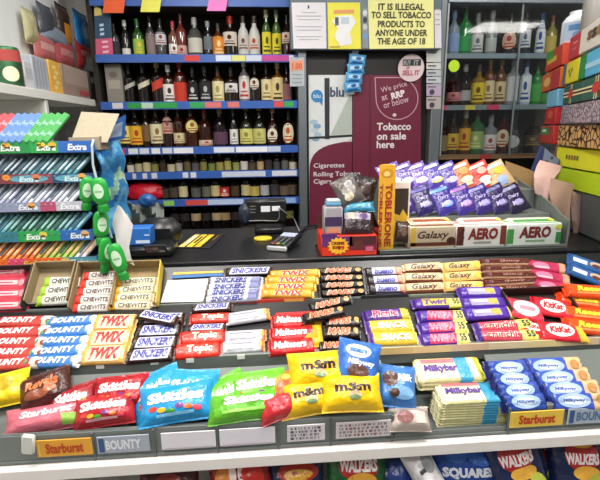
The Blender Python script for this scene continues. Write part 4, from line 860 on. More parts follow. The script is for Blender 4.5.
# creme egg style display carton and packs on it
YE = 1.40; ea, eb = onY(321.5, 250, YE).x, onY(377, 250, YE).x; ez0, ez1 = ZC, onY(350, 236, YE).z
mb = MB(); mb.ext((ea, YE, ZC), (eb, YE + .13, ez1), mat('d8341c', 'card'), .002); mb.ext((ea, YE, ez1), (ea + .05, YE + .004, ez1 + .008), mat('4a2468', 'card'))
mb.ext((ea + .002, YE + .125, ez1), (eb - .002, YE + .13, ez1 + .05), mat('4a2a22', 'card'))
f = lambda x, z: Vector((ea + x * (eb - ea), YE - .0012, ZC + z * (ez1 - ZC))); g = lambda d: (lambda x, z: f(x, z) + Vector((0, -d, 0)))
mb.rect(g(0), .01, .5, .6, .99, mat('5a2a6a', 'card')); mb.rect(g(0), .5, .3, .99, .98, mat('6a2038', 'card')); mb.rect(g(.0002), .55, .55, .98, .98, mat('4a1c20', 'card'))
star = []
for i in range(28): a_ = 2 * math.pi * i / 28; k = 1 if i % 2 == 0 else .78; star.append((.30 + .2 * k * math.cos(a_), .52 + .46 * k * math.sin(a_)))
mb.poly(star, g(.0006), mat('f0b428', 'card')); mb.text('CREME', g(.001), .29, .66, .24, .16, mat('7a2418', 'card'), .05); mb.text('EGG', g(.001), .26, .45, .13, .16, mat('7a2418', 'card'), .05); mb.text('99', g(.001), .35, .42, .12, .22, mat('c0301c', 'card'), .06)
mb.ell(g(.0006), .66, .55, .09, .22, mat('5a2c22', 'card')); mb.rect(g(.0006), .79, .2, .93, .45, mat('c85a78', 'card'))
T(mb.build('egg_carton'), 'red and purple egg carton with yellow starburst at left of the chocolate tray', 'carton')
def rbag(u, v, y, w, h, t, base, label, prints=(), tilt=70, roll=0, seed=0, name='sweet_bag', amp=.06, group=None, cat='bag', kind='film'):
    q = onY(u, v, y); k = depth(q) / FPX
    o = inst(name, wrapper(w * k, h * k, t, base, 'bag', prints=prints, name=name, seed=seed, amp=amp, kind=kind)); T(o, label, cat, group)
    o.matrix_basis = Matrix.Translation(q) @ Matrix.Rotation(R(tilt), 4, 'X') @ Matrix.Rotation(R(roll), 4, 'Z') @ Matrix.Translation((0, 0, -t * .5)); return o
q = onY(333, 232, YE + .03); mb = MB(); zz = onY(333, 206, YE + .03).z
mb.box((q.x, YE + .045, (ez1 + zz) / 2), (.062, .05, zz - ez1), mat('9c989e', 'card'), .006); ff = lambda x, z: Vector((q.x + x, YE + .0188, z)); mb.rect(ff, -.028, ez1 + .03, .028, ez1 + .06, mat('3a2850', 'card'), nx=1, ny=1); mb.rect(ff, -.02, ez1 + .008, .02, ez1 + .025, mat('c88a6a', 'card'), nx=1, ny=1); mb.box((q.x + .002, YE + .045, zz + .006), (.05, .045, .012), mat('5a90b0', 'card'), .003); mb.box((q.x + .002, YE + .045, zz + .016), (.045, .04, .01), mat('a8b8c0', 'card'), .003)
T(mb.build('packet'), 'small pale packet with blue top on left half of the egg carton', 'packet')
rbag(357, 222, YE + .04, 34, 34, .03, '2a1c22', 'dark pouch with pale band lying on right half of the egg carton', [('r', -.8, .1, .8, .5, 'a8a0b0'), ('e', -.3, .3, .3, .2, 'd8c0a8'), ('e', .35, .3, .25, .2, '6a4a80')], 62, -4, 1)
rbag(359, 207, YE + .055, 32, 12, .02, '3a88a8', 'thin light blue pouch lying on the dark pouch', [('r', -.6, -.2, .4, .3, '5aa4c0')], 50, 3, 2)
rbag(348, 191, YE + .07, 26, 32, .025, '5a5450', 'grey shiny pouch tilting left on top of the pouches', [('e', 0, 0, .6, .4, '8f8a84'), ('e', -.2, -.4, .4, .25, 'c0b49a'), ('e', .2, .4, .35, .2, 'b0b0b4')], 70, 25, 3, amp=.14)
rbag(364, 192, YE + .09, 24, 34, .025, '2a2022', 'dark brown pouch standing right of the grey shiny pouch', [('e', 0, .2, .5, .35, '4a3a38')], 72, -15, 4, amp=.12)

# tall yellow triangular carton standing before the tray
YT = 1.44; ta_, tb2 = onY(377, 250, YT).x, onY(393, 250, YT).x; tz0, tz1 = ZC + .002, onY(385, 165, YT).z
mb = MB(); cxx = (ta_ + tb2) / 2; wv = tb2 - ta_
tri = [(ta_, YT), (tb2, YT), (cxx + wv * .1, YT + wv * .8)]
vs = [Vector((x, y_, z)) for z in (tz0, tz1) for x, y_ in tri]
mb.add(vs, [[0, 2, 1], [3, 4, 5], [0, 1, 4, 3], [1, 2, 5, 4], [2, 0, 3, 5]], mat('d8a028', 'card'))
f = lambda x, z: Vector((x, YT - .001, z)); hh_ = tz1 - tz0
mb.text('TOBLERONE', f, cxx + wv * .12, tz0 + hh_ * .42, hh_ * .74, wv * .42, mat('9a3018', 'card'), .04, 0, R(-90))
mb.text('TOBLERONE', f, cxx - wv * .34, tz0 + hh_ * .42, hh_ * .74, wv * .2, mat('9a3018', 'card'), .04, 0, R(-90))
mb.ell(f, cxx, tz1 - hh_ * .09, wv * .36, hh_ * .05, mat('c08a1c', 'card')); mb.ell(lambda x, z: f(x, z) + Vector((0, -.0004, 0)), cxx - .002, tz1 - hh_ * .1, wv * .2, hh_ * .03, mat('e8c070', 'card'))
T(mb.build('triangular_carton', smooth=False), 'tall golden triangular chocolate carton with red vertical lettering', 'carton')

# ================================================================== CHOCOLATE TRAY
YTR = 1.415
tx0, tx1 = onY(380, 250, YTR).x, onY(567, 246, YTR).x
tz = ZC; zf0 = onY(480, 245, YTR).z; zf1 = onY(470, 223, YTR).z
try_ = empty('chocolate_tray', ((tx0 + tx1) / 2, YTR + .15, ZC), 'grey plastic counter tray with curved sides holding chocolate boxes and bars', 'tray')
gt = mat('6b716c', 'plastic')
mb = MB(); mb.ext((tx0, YTR, tz), (tx1, YTR + .33, tz + .006), gt); mb.ext((tx0, YTR, tz), (tx1, YTR + .008, zf0 - .006), gt, .003)
mb.build('base', try_)
mb = MB(); CV = [onX(u, v, tx1) for u, v in ((566.5, 224), (563, 215), (556, 207), (545, 197.5), (530, 186), (515, 177), (504, 171.5))]
prof = [(0, tz), (0, zf1)] + [(c_.y - YTR, c_.z) for c_ in CV[1:]] + [(CV[-1].y - YTR + .004, tz)]
for x in (tx0, tx1): 
    m2 = MB(); m2.slab(prof, lambda a_, z, d, x=x: Vector((x + d, YTR + a_, z)), .006, mat('fbfdfd', 'clear') if x == tx0 else gt); m2.build('side_panel', try_, smooth=False)
mb = MB(); mb.ext((tx0, YTR + .001, zf0 - .01), (tx1, YTR + .004, zf1), mat('fbfdfd', 'clear')); mb.build('front_panel', try_)
# stepped risers inside
mb = MB(); ys_ = [YTR + .10, YTR + .19, YTR + .33]; zr = [onY(480, 213, YTR + .12).z, onY(480, 189, YTR + .21).z]
mb.ext((tx0 + .09, YTR + .095, tz + .006), (tx1 - .01, YTR + .33, zr[0] - .004), gt); mb.ext((tx0 + .09, YTR + .20, zr[0] - .004), (tx1 - .01, YTR + .33, zr[1] - .006), gt); mb.ext((tx0 + .05, YTR + .32, tz), (tx1 - .02, YTR + .326, zr[1] + .03), gt); mb.build('riser', try_)
# front row of chocolate boxes: brown/cream, white/brown, white/green
def choc_box(u0, u1, v0, v1, base, top, draw, label, dx=0, z0=None):
    yb = YTR + .010; a, b = onY(u0, 240, yb).x, onY(u1, 240, yb).x; za, zb_ = (zf0 - .004), onY((u0 + u1) / 2, v0, yb).z
    mb = MB(); mb.ext((a, yb, tz + .0065), (b - .002, yb + .075, zb_), mat(base, 'card'), .003)
    f = lambda x, z: Vector((a + (b - a) * (x + 1) / 2, yb - .0008, (za + zb_) / 2 + z * (zb_ - za) / 2)); g = lambda d: (lambda x, z: f(x, z) + Vector((0, -d, 0)))
    draw(mb, g)
    h = lambda x, y_: Vector((a + (b - a) * (x + 1) / 2, yb + .038 + y_ * .036, zb_ + .0008)); mb.rect(h, -.98, -.2, .98, .7, mat(top, 'card'), skew=.1); mb.rect(lambda x, y_: h(x, y_) + Vector((0, 0, .0004)), -.8, -.9, .9, -.5, mat(top, 'card'))
    T(mb.build('chocolate_box'), label, 'box', 'boxes along the front of the chocolate tray')
def dg(mb, g):
    mb.rect(g(0), -.98, -.95, -.75, .9, mat('e0b040', 'card')); mb.rect(g(0), -.98, -.9, .98, -.55, mat('6a3420', 'card')); mb.rect(g(0), -.7, -.5, .9, .9, mat('c9b49a', 'card')); mb.text('Galaxy', g(.0006), .0, .1, 1.35, .95, mat('4a2418', 'card'), .02, .3); mb.ell(g(.0006), .78, -.4, .2, .35, mat('4a2016', 'card'))
def da(mb, g):
    mb.rect(g(0), -.98, -.95, -.7, .9, mat('6a3024', 'card')); mb.rect(g(0), .75, -.95, .98, .9, mat('7a3a28', 'card')); mb.text('AERO', g(.0006), .05, .15, 1.2, 1.15, mat('8a2c24', 'card'), .05, .1); mb.rect(g(.0004), -.3, -.8, .4, -.6, mat('a89a90', 'card'))
    for i in range(6): mb.ell(g(.0008), -.85 + .05 * (i % 3), -.7 + .25 * i, .07, .12, mat('4a1c16', 'card'), n=10)
def dm(mb, g):
    mb.rect(g(0), -.98, -.95, -.74, .5, mat('4a9a4a', 'card')); mb.rect(g(0), .78, -.95, .98, .1, mat('3f8a48', 'card')); mb.text('AERO', g(.0006), .02, .15, 1.15, 1.15, mat('7a2a2c', 'card'), .05, .1); mb.rect(g(.0004), -.3, -.8, .4, -.6, mat('8ab08a', 'card')); mb.ell(g(.0006), .86, .6, .12, .25, mat('d8d040', 'card'))
choc_box(410, 456, 226.5, 252, 'd8c4ac', 'b06a4a', dg, 'brown and cream chocolate box with curly lettering, left of the white boxes in the tray')
choc_box(456, 506, 225, 250, 'e8e2de', 'c89a8c', da, 'white chocolate box with brown ends, in the middle of the tray front')
choc_box(506, 561, 223.5, 248, 'e6e8e0', '7ab86a', dm, 'white chocolate box with green ends, at right of the tray front')
for u, w_, lab, c1, c2 in ((430, 44, 'cream and brown bar lying on the brown and cream chocolate box', 'dcc8b0', 'a0522c'), (481, 46, 'white and red-brown bar lying on the white box with brown ends', 'e0d4ce', 'b08070'), (532, 50, 'white and green bar lying on the white box with green ends', 'dfe6d4', '4f9a50')):
    q = onY(u, 222 if u > 500 else 224, YTR + .045); k = depth(q) / FPX
    o = inst('chocolate_bar', wrapper(w_ * k, .055, .014, c1, 'bar', prints=[('r', -.85, -.7, .85, -.1, c2), ('e', .72, -.3, .12, .4, 'e0c040')], name='chocolate_bar')); T(o, lab, 'chocolate bar', 'bars lying on the tray boxes'); put(o, Vector((q.x, YTR + .05, onY(u, 226, YTR + .01).z + .002)), R(10))
# standing bars, two rows
FR = [(396, '3a2a7a', 'c8b0e0'), (417, '2a1f5a', '6a68a8'), (438, '3a2c8a', '6a98e0'), (457, '3c2a84', '9a6ab0'), (475, '33246e', '7a7ac0'), (492, '2a2050', '5a5a90'), (508, '201a3a', '7878a0')]
BR = [(386, '5a3a9a', 'd8b0d8'), (399, '4a3494', 'c8c0e8'), (413, '6a4ab0', 'e0c8e8'), (428, '4a3aa0', 'e8d050'), (443, '5040a0', 'c8c0e0'), (457, 'c86a3a', 'f0d8b8'), (475, 'd83c30', 'f4e0d8'), (492, 'c8a878', '9ab0d8')]
nmf = ['violet bar at left end', 'dark indigo bar', 'violet-blue bar with light blue patch', 'purple bar with pinkish patch', 'deep purple bar', 'dark navy bar', 'black-blue bar at right end']
nmb = ['mauve bar at left end', 'purple bar with pale lettering', 'lilac bar with pink patch', 'purple bar with yellow spot', 'purple bar with white patch', 'orange and cream bar', 'bright red bar', 'beige and blue bar at right end']
for row_, y0_, z0_, v0_, vt_, nms, which in ((FR, YTR + .125, zr[0], 213, 187, nmf, 'front'), (BR, YTR + .225, zr[1], 189, 164, nmb, 'back')):
    for i, ((u, c1, c2), nm) in enumerate(zip(row_, nms)):
        q = onY(u + 9, (v0_ + vt_) / 2, y0_ + .02); k = depth(q) / FPX
        pr_ = [('e', .1, -.35, .5, .22, c2), ('t', 'Dairy', 0, .15, 1.1, .3, 'b4a8d8' if c1[0] in '2345' else 'e8e0f0', .03, .2), ('t', 'Milk', 0, -.3, 1.0, .32, 'b4a8d8' if c1[0] in '2345' else 'e8e0f0', .03, .2), ('r', -.9, .62, .7, .85, 'e8e4ec' if which == 'back' else c2), ('r', -.9, -.95, .9, -.72, c1)]
        if i > 4 and which == 'back': pr_ = [pr_[0], pr_[3], ('r', -.7, -.8, .4, -.5, c2), ('e', .2, .3, .4, .25, {'c86a3a': 'e8a060', 'd83c30': 'f0b0a0', 'c8a878': 'e0c040'}[c1])]
        wd_ = (27 if i > 4 and which == 'back' else 24) * k; le = .112
        o = inst('chocolate_bar', wrapper(wd_, le, .012, c1, 'bag', prints=pr_, name='chocolate_bar', seed=i)); T(o, f'{nm} in the {which} standing row of the chocolate tray', 'chocolate bar', f'bars standing in the {which} row of the tray')
        base = Vector((q.x, y0_ - .018, z0_ + .001)); o.matrix_basis = Matrix.Translation(base) @ Matrix.Rotation(R(58), 4, 'X') @ Matrix.Rotation(R(17 + i * .8), 4, 'Z') @ Matrix.Translation((0, le / 2, 0))
# carton with dark window and yellow mountain beside the golden carton
mb = MB(); y_ = YTR + .075; a, b = onY(393, 200, y_).x, onY(410, 200, y_).x; z1_, z0_ = onY(400, 182, y_).z, ZC + .007
mb.ext((a, y_, z0_), (b, y_ + .02, z1_), mat('e4d8cc', 'card'), .002); f = lambda x, z: Vector((x, y_ - .0008, z)); dz = z1_ - z0_
mb.rect(f, a + .004, z0_ + dz * .45, b - .006, z1_ - dz * .1, mat('3a2c20', 'card'), nx=1, ny=1); mb.poly([(a + .002, z0_ + dz * .15), (b - .001, z0_ + dz * .15), (b - .001, z0_ + dz * .42), ((a + b) / 2 + .006, z0_ + dz * .58), ((a + b) / 2 - .004, z0_ + dz * .48), (a + .002, z0_ + dz * .52)], lambda x, z: f(x, z) + Vector((0, -.0005, 0)), mat('e0b030', 'card'))
T(mb.build('carton'), 'pale carton with dark window and yellow peak right of the golden carton', 'carton')
rbag(403, 232, YTR + .04, 16, 22, .016, '38281e', 'small dark brown packet behind the clear tray front beside the golden carton', [('e', 0, 0, .4, .4, '6a5040')], 70, -8, 7, 'packet', cat='packet')

# brown carton and paper bags right of the tray
yb_ = YTR + .30; a, b = onY(506, 180, yb_).x, onY(548, 200, yb_).x
mb = MB(); mb.slab(px([(506, 161), (531, 170), (558, 184), (564, 250), (508, 250)], yb_ + .03), lambda x, z, d: Vector((x, yb_ + .03 - d, z)), .006, mat('a88658', 'kraft')); 
T(mb.build('cardboard_flap', smooth=False), 'brown cardboard piece standing behind the right end of the chocolate tray', 'cardboard')
def sheet(rows_, mat_, name, label, cat, grp=None):
    nr, nc = len(rows_), len(rows_[0]); mb = MB(); vs = [Vector(p) for r_ in rows_ for p in r_]
    fs = [[j * nc + i, j * nc + i + 1, (j + 1) * nc + i + 1, (j + 1) * nc + i] for j in range(nr - 1) for i in range(nc - 1)]
    mb.add(vs, fs, mat_); mb.add([v + Vector((.001, .002, -.001)) for v in vs], [f[::-1] for f in fs], mat_); o = mb.build(name); return T(o, label, cat, grp)
def strip(pts, y0_, dys): return [[onY(ua + (ub - ua) * i / 4, va + (vb - va) * i / 4, y0_ + dy + .006 * math.sin(i * 1.6 + j)) for i in range(5)] for j, ((ua, va, ub, vb), dy) in enumerate(zip(pts, dys))]
sheet(strip([(540, 160, 562, 166), (537, 165, 560, 171), (535, 171, 556, 176), (534, 177, 551, 184), (534, 186, 549, 193), (535, 193, 548, 201)], 1.62, [.08, .04, .0, -.025, -.03, -.03]), mat('cfaaa2', 'paper'), 'paper_bag', 'pinkish paper bag flap folded over at right of the brown cardboard', 'paper bag', 'paper bags')
sheet(strip([(551, 178, 574, 184), (550, 184, 574, 188), (549, 192, 571, 196), (552, 205, 570, 210), (556, 222, 570, 228), (560, 248, 568, 250)], 1.58, [.02, 0, -.02, -.03, -.03, -.02]), mat('a08272', 'paper'), 'paper_bag', 'dull brown paper bag hanging lower, right of the tray end', 'paper bag', 'paper bags')
sheet(strip([(570, 190, 582, 196), (571, 205, 582, 210), (572, 220, 582, 226), (574, 238, 580, 241)], 1.60, [.03, .02, .01, .02]), mat('b89a8e', 'paper'), 'paper_bag', 'thin beige paper sheet behind the dull brown paper bag', 'paper bag', 'paper bags')

# ================================================================== RIGHT STACK of tobacco and paper boxes, on a grey cupboard
YQ = 1.85; Q0 = onY(557, 150, YQ)
def set_angle(deg):
    global AQ, dq, nq, Mq
    AQ = R(deg); dq = Vector((-math.sin(AQ), -math.cos(AQ), 0)); nq = Vector((-math.cos(AQ), math.sin(AQ), 0)); Mq = Matrix((dq, -nq, Vector((0, 0, 1)))).transposed()
set_angle(21.1)
def on_q(u, v, off=0.0): return on_plane(u, v, Q0 + nq * off, nq)
def qt(u, v): return (on_q(u, v) - Q0).dot(dq)
def qframe(t, z, off=0.0): return Vector((Q0.x, Q0.y, 0)) + dq * t + nq * off + Vector((0, 0, z))
TE = .62
def qbox(t0, t1, z0, z1, dep, m, draw, label, name='box', bev=.003, cat='box', grp='boxes stacked on the grey cupboard'):
    mb = MB()
    mb.box(qframe((t0 + t1) / 2, (z0 + z1) / 2, -dep / 2), (t1 - t0, dep, z1 - z0), m, bev, Mq)
    if draw: draw(mb, lambda d: (lambda x, y_: qframe((t0 + t1) / 2 + x * (t1 - t0) / 2, (z0 + z1) / 2 + y_ * (z1 - z0) / 2, d)))
    return T(mb.build(name), label, cat, grp)
def zq(u, v): return on_q(u, v).z
u_ = 560
L_ = [zq(u_, v) for v in (188, 168.5, 167, 147.5, 145.5, 125.5, 124, 106.5, 105.5, 88, 86.5, 67, 65, 45)]
zl0 = L_[0]; set_angle(10); mb = MB()
ccx = qframe(.30, (ZC + zl0) / 2, -.16); mb.box(ccx, (.66, .30, zl0 - ZC - .002), mat('7c8284', 'metal'), .004, Mq); T(mb.build('cupboard'), 'grey metal cupboard on the counter under the lime boxes', 'cupboard')
def txt(t, h, x, y_, w, hh_): return lambda m, g: m.text(t, g(.0012), x, y_, w, hh_, mat(h, 'card'), .03)
qbox(.01, TE, L_[0], L_[1], .2, mat('b8d41c', 'card'), lambda m, g: m.rect(g(.001), .55, -.6, .95, .0, mat('a8c414', 'card')), 'plain lime green box at bottom of the stack on the grey cupboard')
qbox(0, TE, L_[2], L_[3], .2, mat('dcdc24', 'card'), lambda m, g: [m.rect(g(.001), -.72 + .07 * i, -.15, -.67 + .07 * i, .3, mat(['7a5a2a', '5a7a2a', 'a05a2a'][i % 3], 'card'), nx=1, ny=1) for i in range(5)] + [m.ell(g(.0012), .28 + .1 * i, 0, .06, .5, mat('4a4a20', 'card'), n=10) for i in range(2)], 'bright yellow box with small brown lettering above the lime box')
set_angle(16)
lep = cells('leopard_print', '2a1810', 'd8ac6c', 34, .06)
qbox(-.01, TE, L_[4], L_[5], .19, lep, None, 'leopard patterned box above the bright yellow box')
set_angle(21.1)
sil = cells('silver_print', '6a5a6a', 'c8bcc0', 60, .1)
qbox(-.005, TE, L_[6], L_[7], .18, sil, None, 'speckled silver-pink box above the leopard box')
t1 = qt(553, 100); t_a = qt(556, 100); t_b = qt(592, 96)
def cross(m, g):
    for h, k, d in (('e8dca8', .26, .001), ('2a2424', .09, .0016)):
        m.rect(g(d), -1, -k, 1, k, mat(h, 'card')); m.rect(g(d), -.12 - k * .35, -1, -.12 + k * .35, 1, mat(h, 'card'))
    m.ell(g(.002), -.12, 0, .24, .5, mat('c23a34', 'card'))
tm = qt(581, 100)
qbox(0, tm - .002, L_[8], L_[9], .17, mat('2c5a4c', 'card'), cross, 'green box with cream cross and red disc at far end, above the silver box')
qbox(tm, TE, L_[8], L_[9], .17, mat('2f5e50', 'card'), cross, 'green box with cream cross and red disc at near end, above the silver box')
def vinc(m, g):
    for i in range(3): m.poly([(-.18 + .18 * i, -.15 if i != 1 else -.55), (-.08 + .18 * i, .15 if i != 1 else -.25), (-.18 + .18 * i, .45 if i != 1 else .05), (-.28 + .18 * i, .15 if i != 1 else -.25)], g(.001), mat('3a6a2a', 'card'))
s0 = [qt(u, 76) for u in (557, 563, 578, 584.5)]
qbox(0, s0[1], L_[10], L_[11], .16, mat('5a6a9a', 'card'), None, 'narrow slate blue box left of the yellow box with green diamonds')
qbox(s0[1] + .001, s0[2], L_[10], L_[11], .16, mat('e8d82c', 'card'), vinc, 'yellow box with three green diamonds')
qbox(s0[2] + .001, s0[3], L_[10], L_[11], .16, mat('2a8a4a', 'card'), None, 'narrow green box right of the yellow box with green diamonds')
qbox(s0[3] + .001, TE, L_[10], L_[11], .16, mat('5ab4dc', 'card'), lambda m, g: m.rect(g(.001), -1, -.3, 1, .1, mat('a8d8ec', 'card'), nx=1, ny=1), 'light blue box at near end of the flag boxes')
s1 = qt(580, 42)
qbox(0, s1, L_[12], L_[13], .15, mat('c23440', 'card'), lambda m, g: [m.rect(g(.001), -.2, .2, .6, .35, mat('e8a0a0', 'card')), m.rect(g(.001), -.3, -.3, .5, -.15, mat('d87880', 'card'))], 'red box at top of the stack left of the white box')
qbox(s1 + .001, TE, L_[12], L_[13], .15, mat('e4ded2', 'card'), lambda m, g: [m.ell(g(.001 + .0002 * i), -.5 + .22 * (i % 3), .3 - .35 * (i // 3), .12, .2, mat(['7a5a3a', '4a3a2a', 'a07a4a'][i % 3], 'card'), n=10) for i in range(6)], 'white box with brown figures at top of the stack')
# packs beyond the far end of the stack
def far(u0, u1, i0, h, label, draw=None):
    t0, t1 = qt(u0, 100), qt(u1, 100)
    qbox(t0, t1 - .002, L_[i0], L_[i0 + 1], .1, mat(h, 'card'), draw, label, 'packet', .003, 'packet', 'packets at far end of the box stack')
far(542, 557, 12, 'c8402c', 'small red and green packet at far end of the top box row', lambda m, g: [m.rect(g(.001), -1, .1, 0, 1, mat('4a9a3a', 'card')), m.rect(g(.001), -.8, -.3, .4, .2, mat('e0c040', 'card'))])
far(540, 557, 10, 'd06a2a', 'small orange and red packet at far end of the flag box row', lambda m, g: [m.rect(g(.001), .1, -1, 1, .9, mat('b8343a', 'card')), m.ell(g(.0014), -.3, 0, .4, .5, mat('e8c070', 'card'))])
far(547, 557, 8, '78b8dc', 'light blue packet at far end of the green cross boxes')
far(547, 557, 6, 'b8262c', 'red packet at far end of the silver-pink box', lambda m, g: m.ell(g(.001), .1, .2, .5, .5, mat('d85a50', 'card')))
far(544, 557, 4, 'b83430', 'red packet with green patch at far end of the leopard box', lambda m, g: [m.rect(g(.001), -.9, .0, .4, .8, mat('3a8a4a', 'card')), m.rect(g(.0014), -.6, .3, .0, .6, mat('d8e0d4', 'card'))])
for i, (va, vb) in enumerate(((142, 193),)): 
    mb = MB(); y_ = YQ + .075; a = onY(548, 250, y_); b = onY(560, 142, y_); mb.ext((a.x, y_, ZC), (b.x, y_ + .03, b.z), mat('8a6248', 'kraft'), .002); T(mb.build('carton'), 'brown carton end standing between the navy card and the lime boxes', 'carton')
# navy card leaning
mb = MB(); y_ = 1.80; P = [(531, 176), (543, 146), (560, 160), (556, 176), (545, 186)]
mb.slab(px(P, y_), lambda x, z, d: Vector((x, y_ - d, z)), .02, mat('2c3a6a', 'plastic')); y = y_
flat([(545, 148), (559, 160), (555.5, 174), (541, 172)], '7c88a4', .001); pell(546, 163, 2.8, 2.6, '1c2440', .0016); pell(552, 158, 1.5, 1.5, '2a3458', .0016)
T(mb.build('navy_card', smooth=False), 'navy blue holder with round holes leaning beside the yellow box', 'holder')
# white tub on top
tq = on_q(577, 42, -.06); k = depth(tq) / FPX; mb = MB(); zt0 = L_[13]
mb.lathe([(12 * k, 0), (13 * k, .004), (13 * k, 24 * k), (10 * k, 29 * k), (8 * k, 30 * k), (8 * k, 33 * k), (7.6 * k, 34 * k)], mat('d4d6da', 'plastic'), 22)
fz = lambda x, z: Vector((13.15 * k * math.sin(x - .4), -13.15 * k * math.cos(x - .4), z)); mb.rect(fz, -1.2, 3 * k, 1.0, 22 * k, mat('a8bcd4', 'paper'), nx=12); mb.rect(lambda x, z: fz(x, z) * 1.0 + Vector((0, -.0008, 0)), -.8, 13 * k, .6, 19 * k, mat('5a86b8', 'paper'), nx=10); mb.ell(lambda x, z: fz(x, z) + Vector((0, -.0010, 0)), -.1, 8 * k, .4, 4 * k, mat('6a9ac8', 'paper'))
o = T(mb.build('tub'), 'white plastic tub with blue label on top of the box stack', 'tub'); o.scale = (1.15, 1.15, .92); o.location = on_plane(577, 38, Q0 - nq * .07, nq); o.location.z = zt0 + .001
mb = MB(); mb.lathe([(11 * k, 0), (11.5 * k, .003), (11.5 * k, 34 * k), (9 * k, 40 * k)], mat('8a8a86', 'plastic'), 20); mb.lathe([(9.5 * k, 40 * k), (9.5 * k, 46 * k)], mat('4a9a5a', 'plastic'), 20); o = T(mb.build('tub'), 'grey tub with green lid on top of the box stack behind the white tub', 'tub'); o.location = on_plane(594, 32, Q0 - nq * .07, nq); o.location.z = zt0 + .001

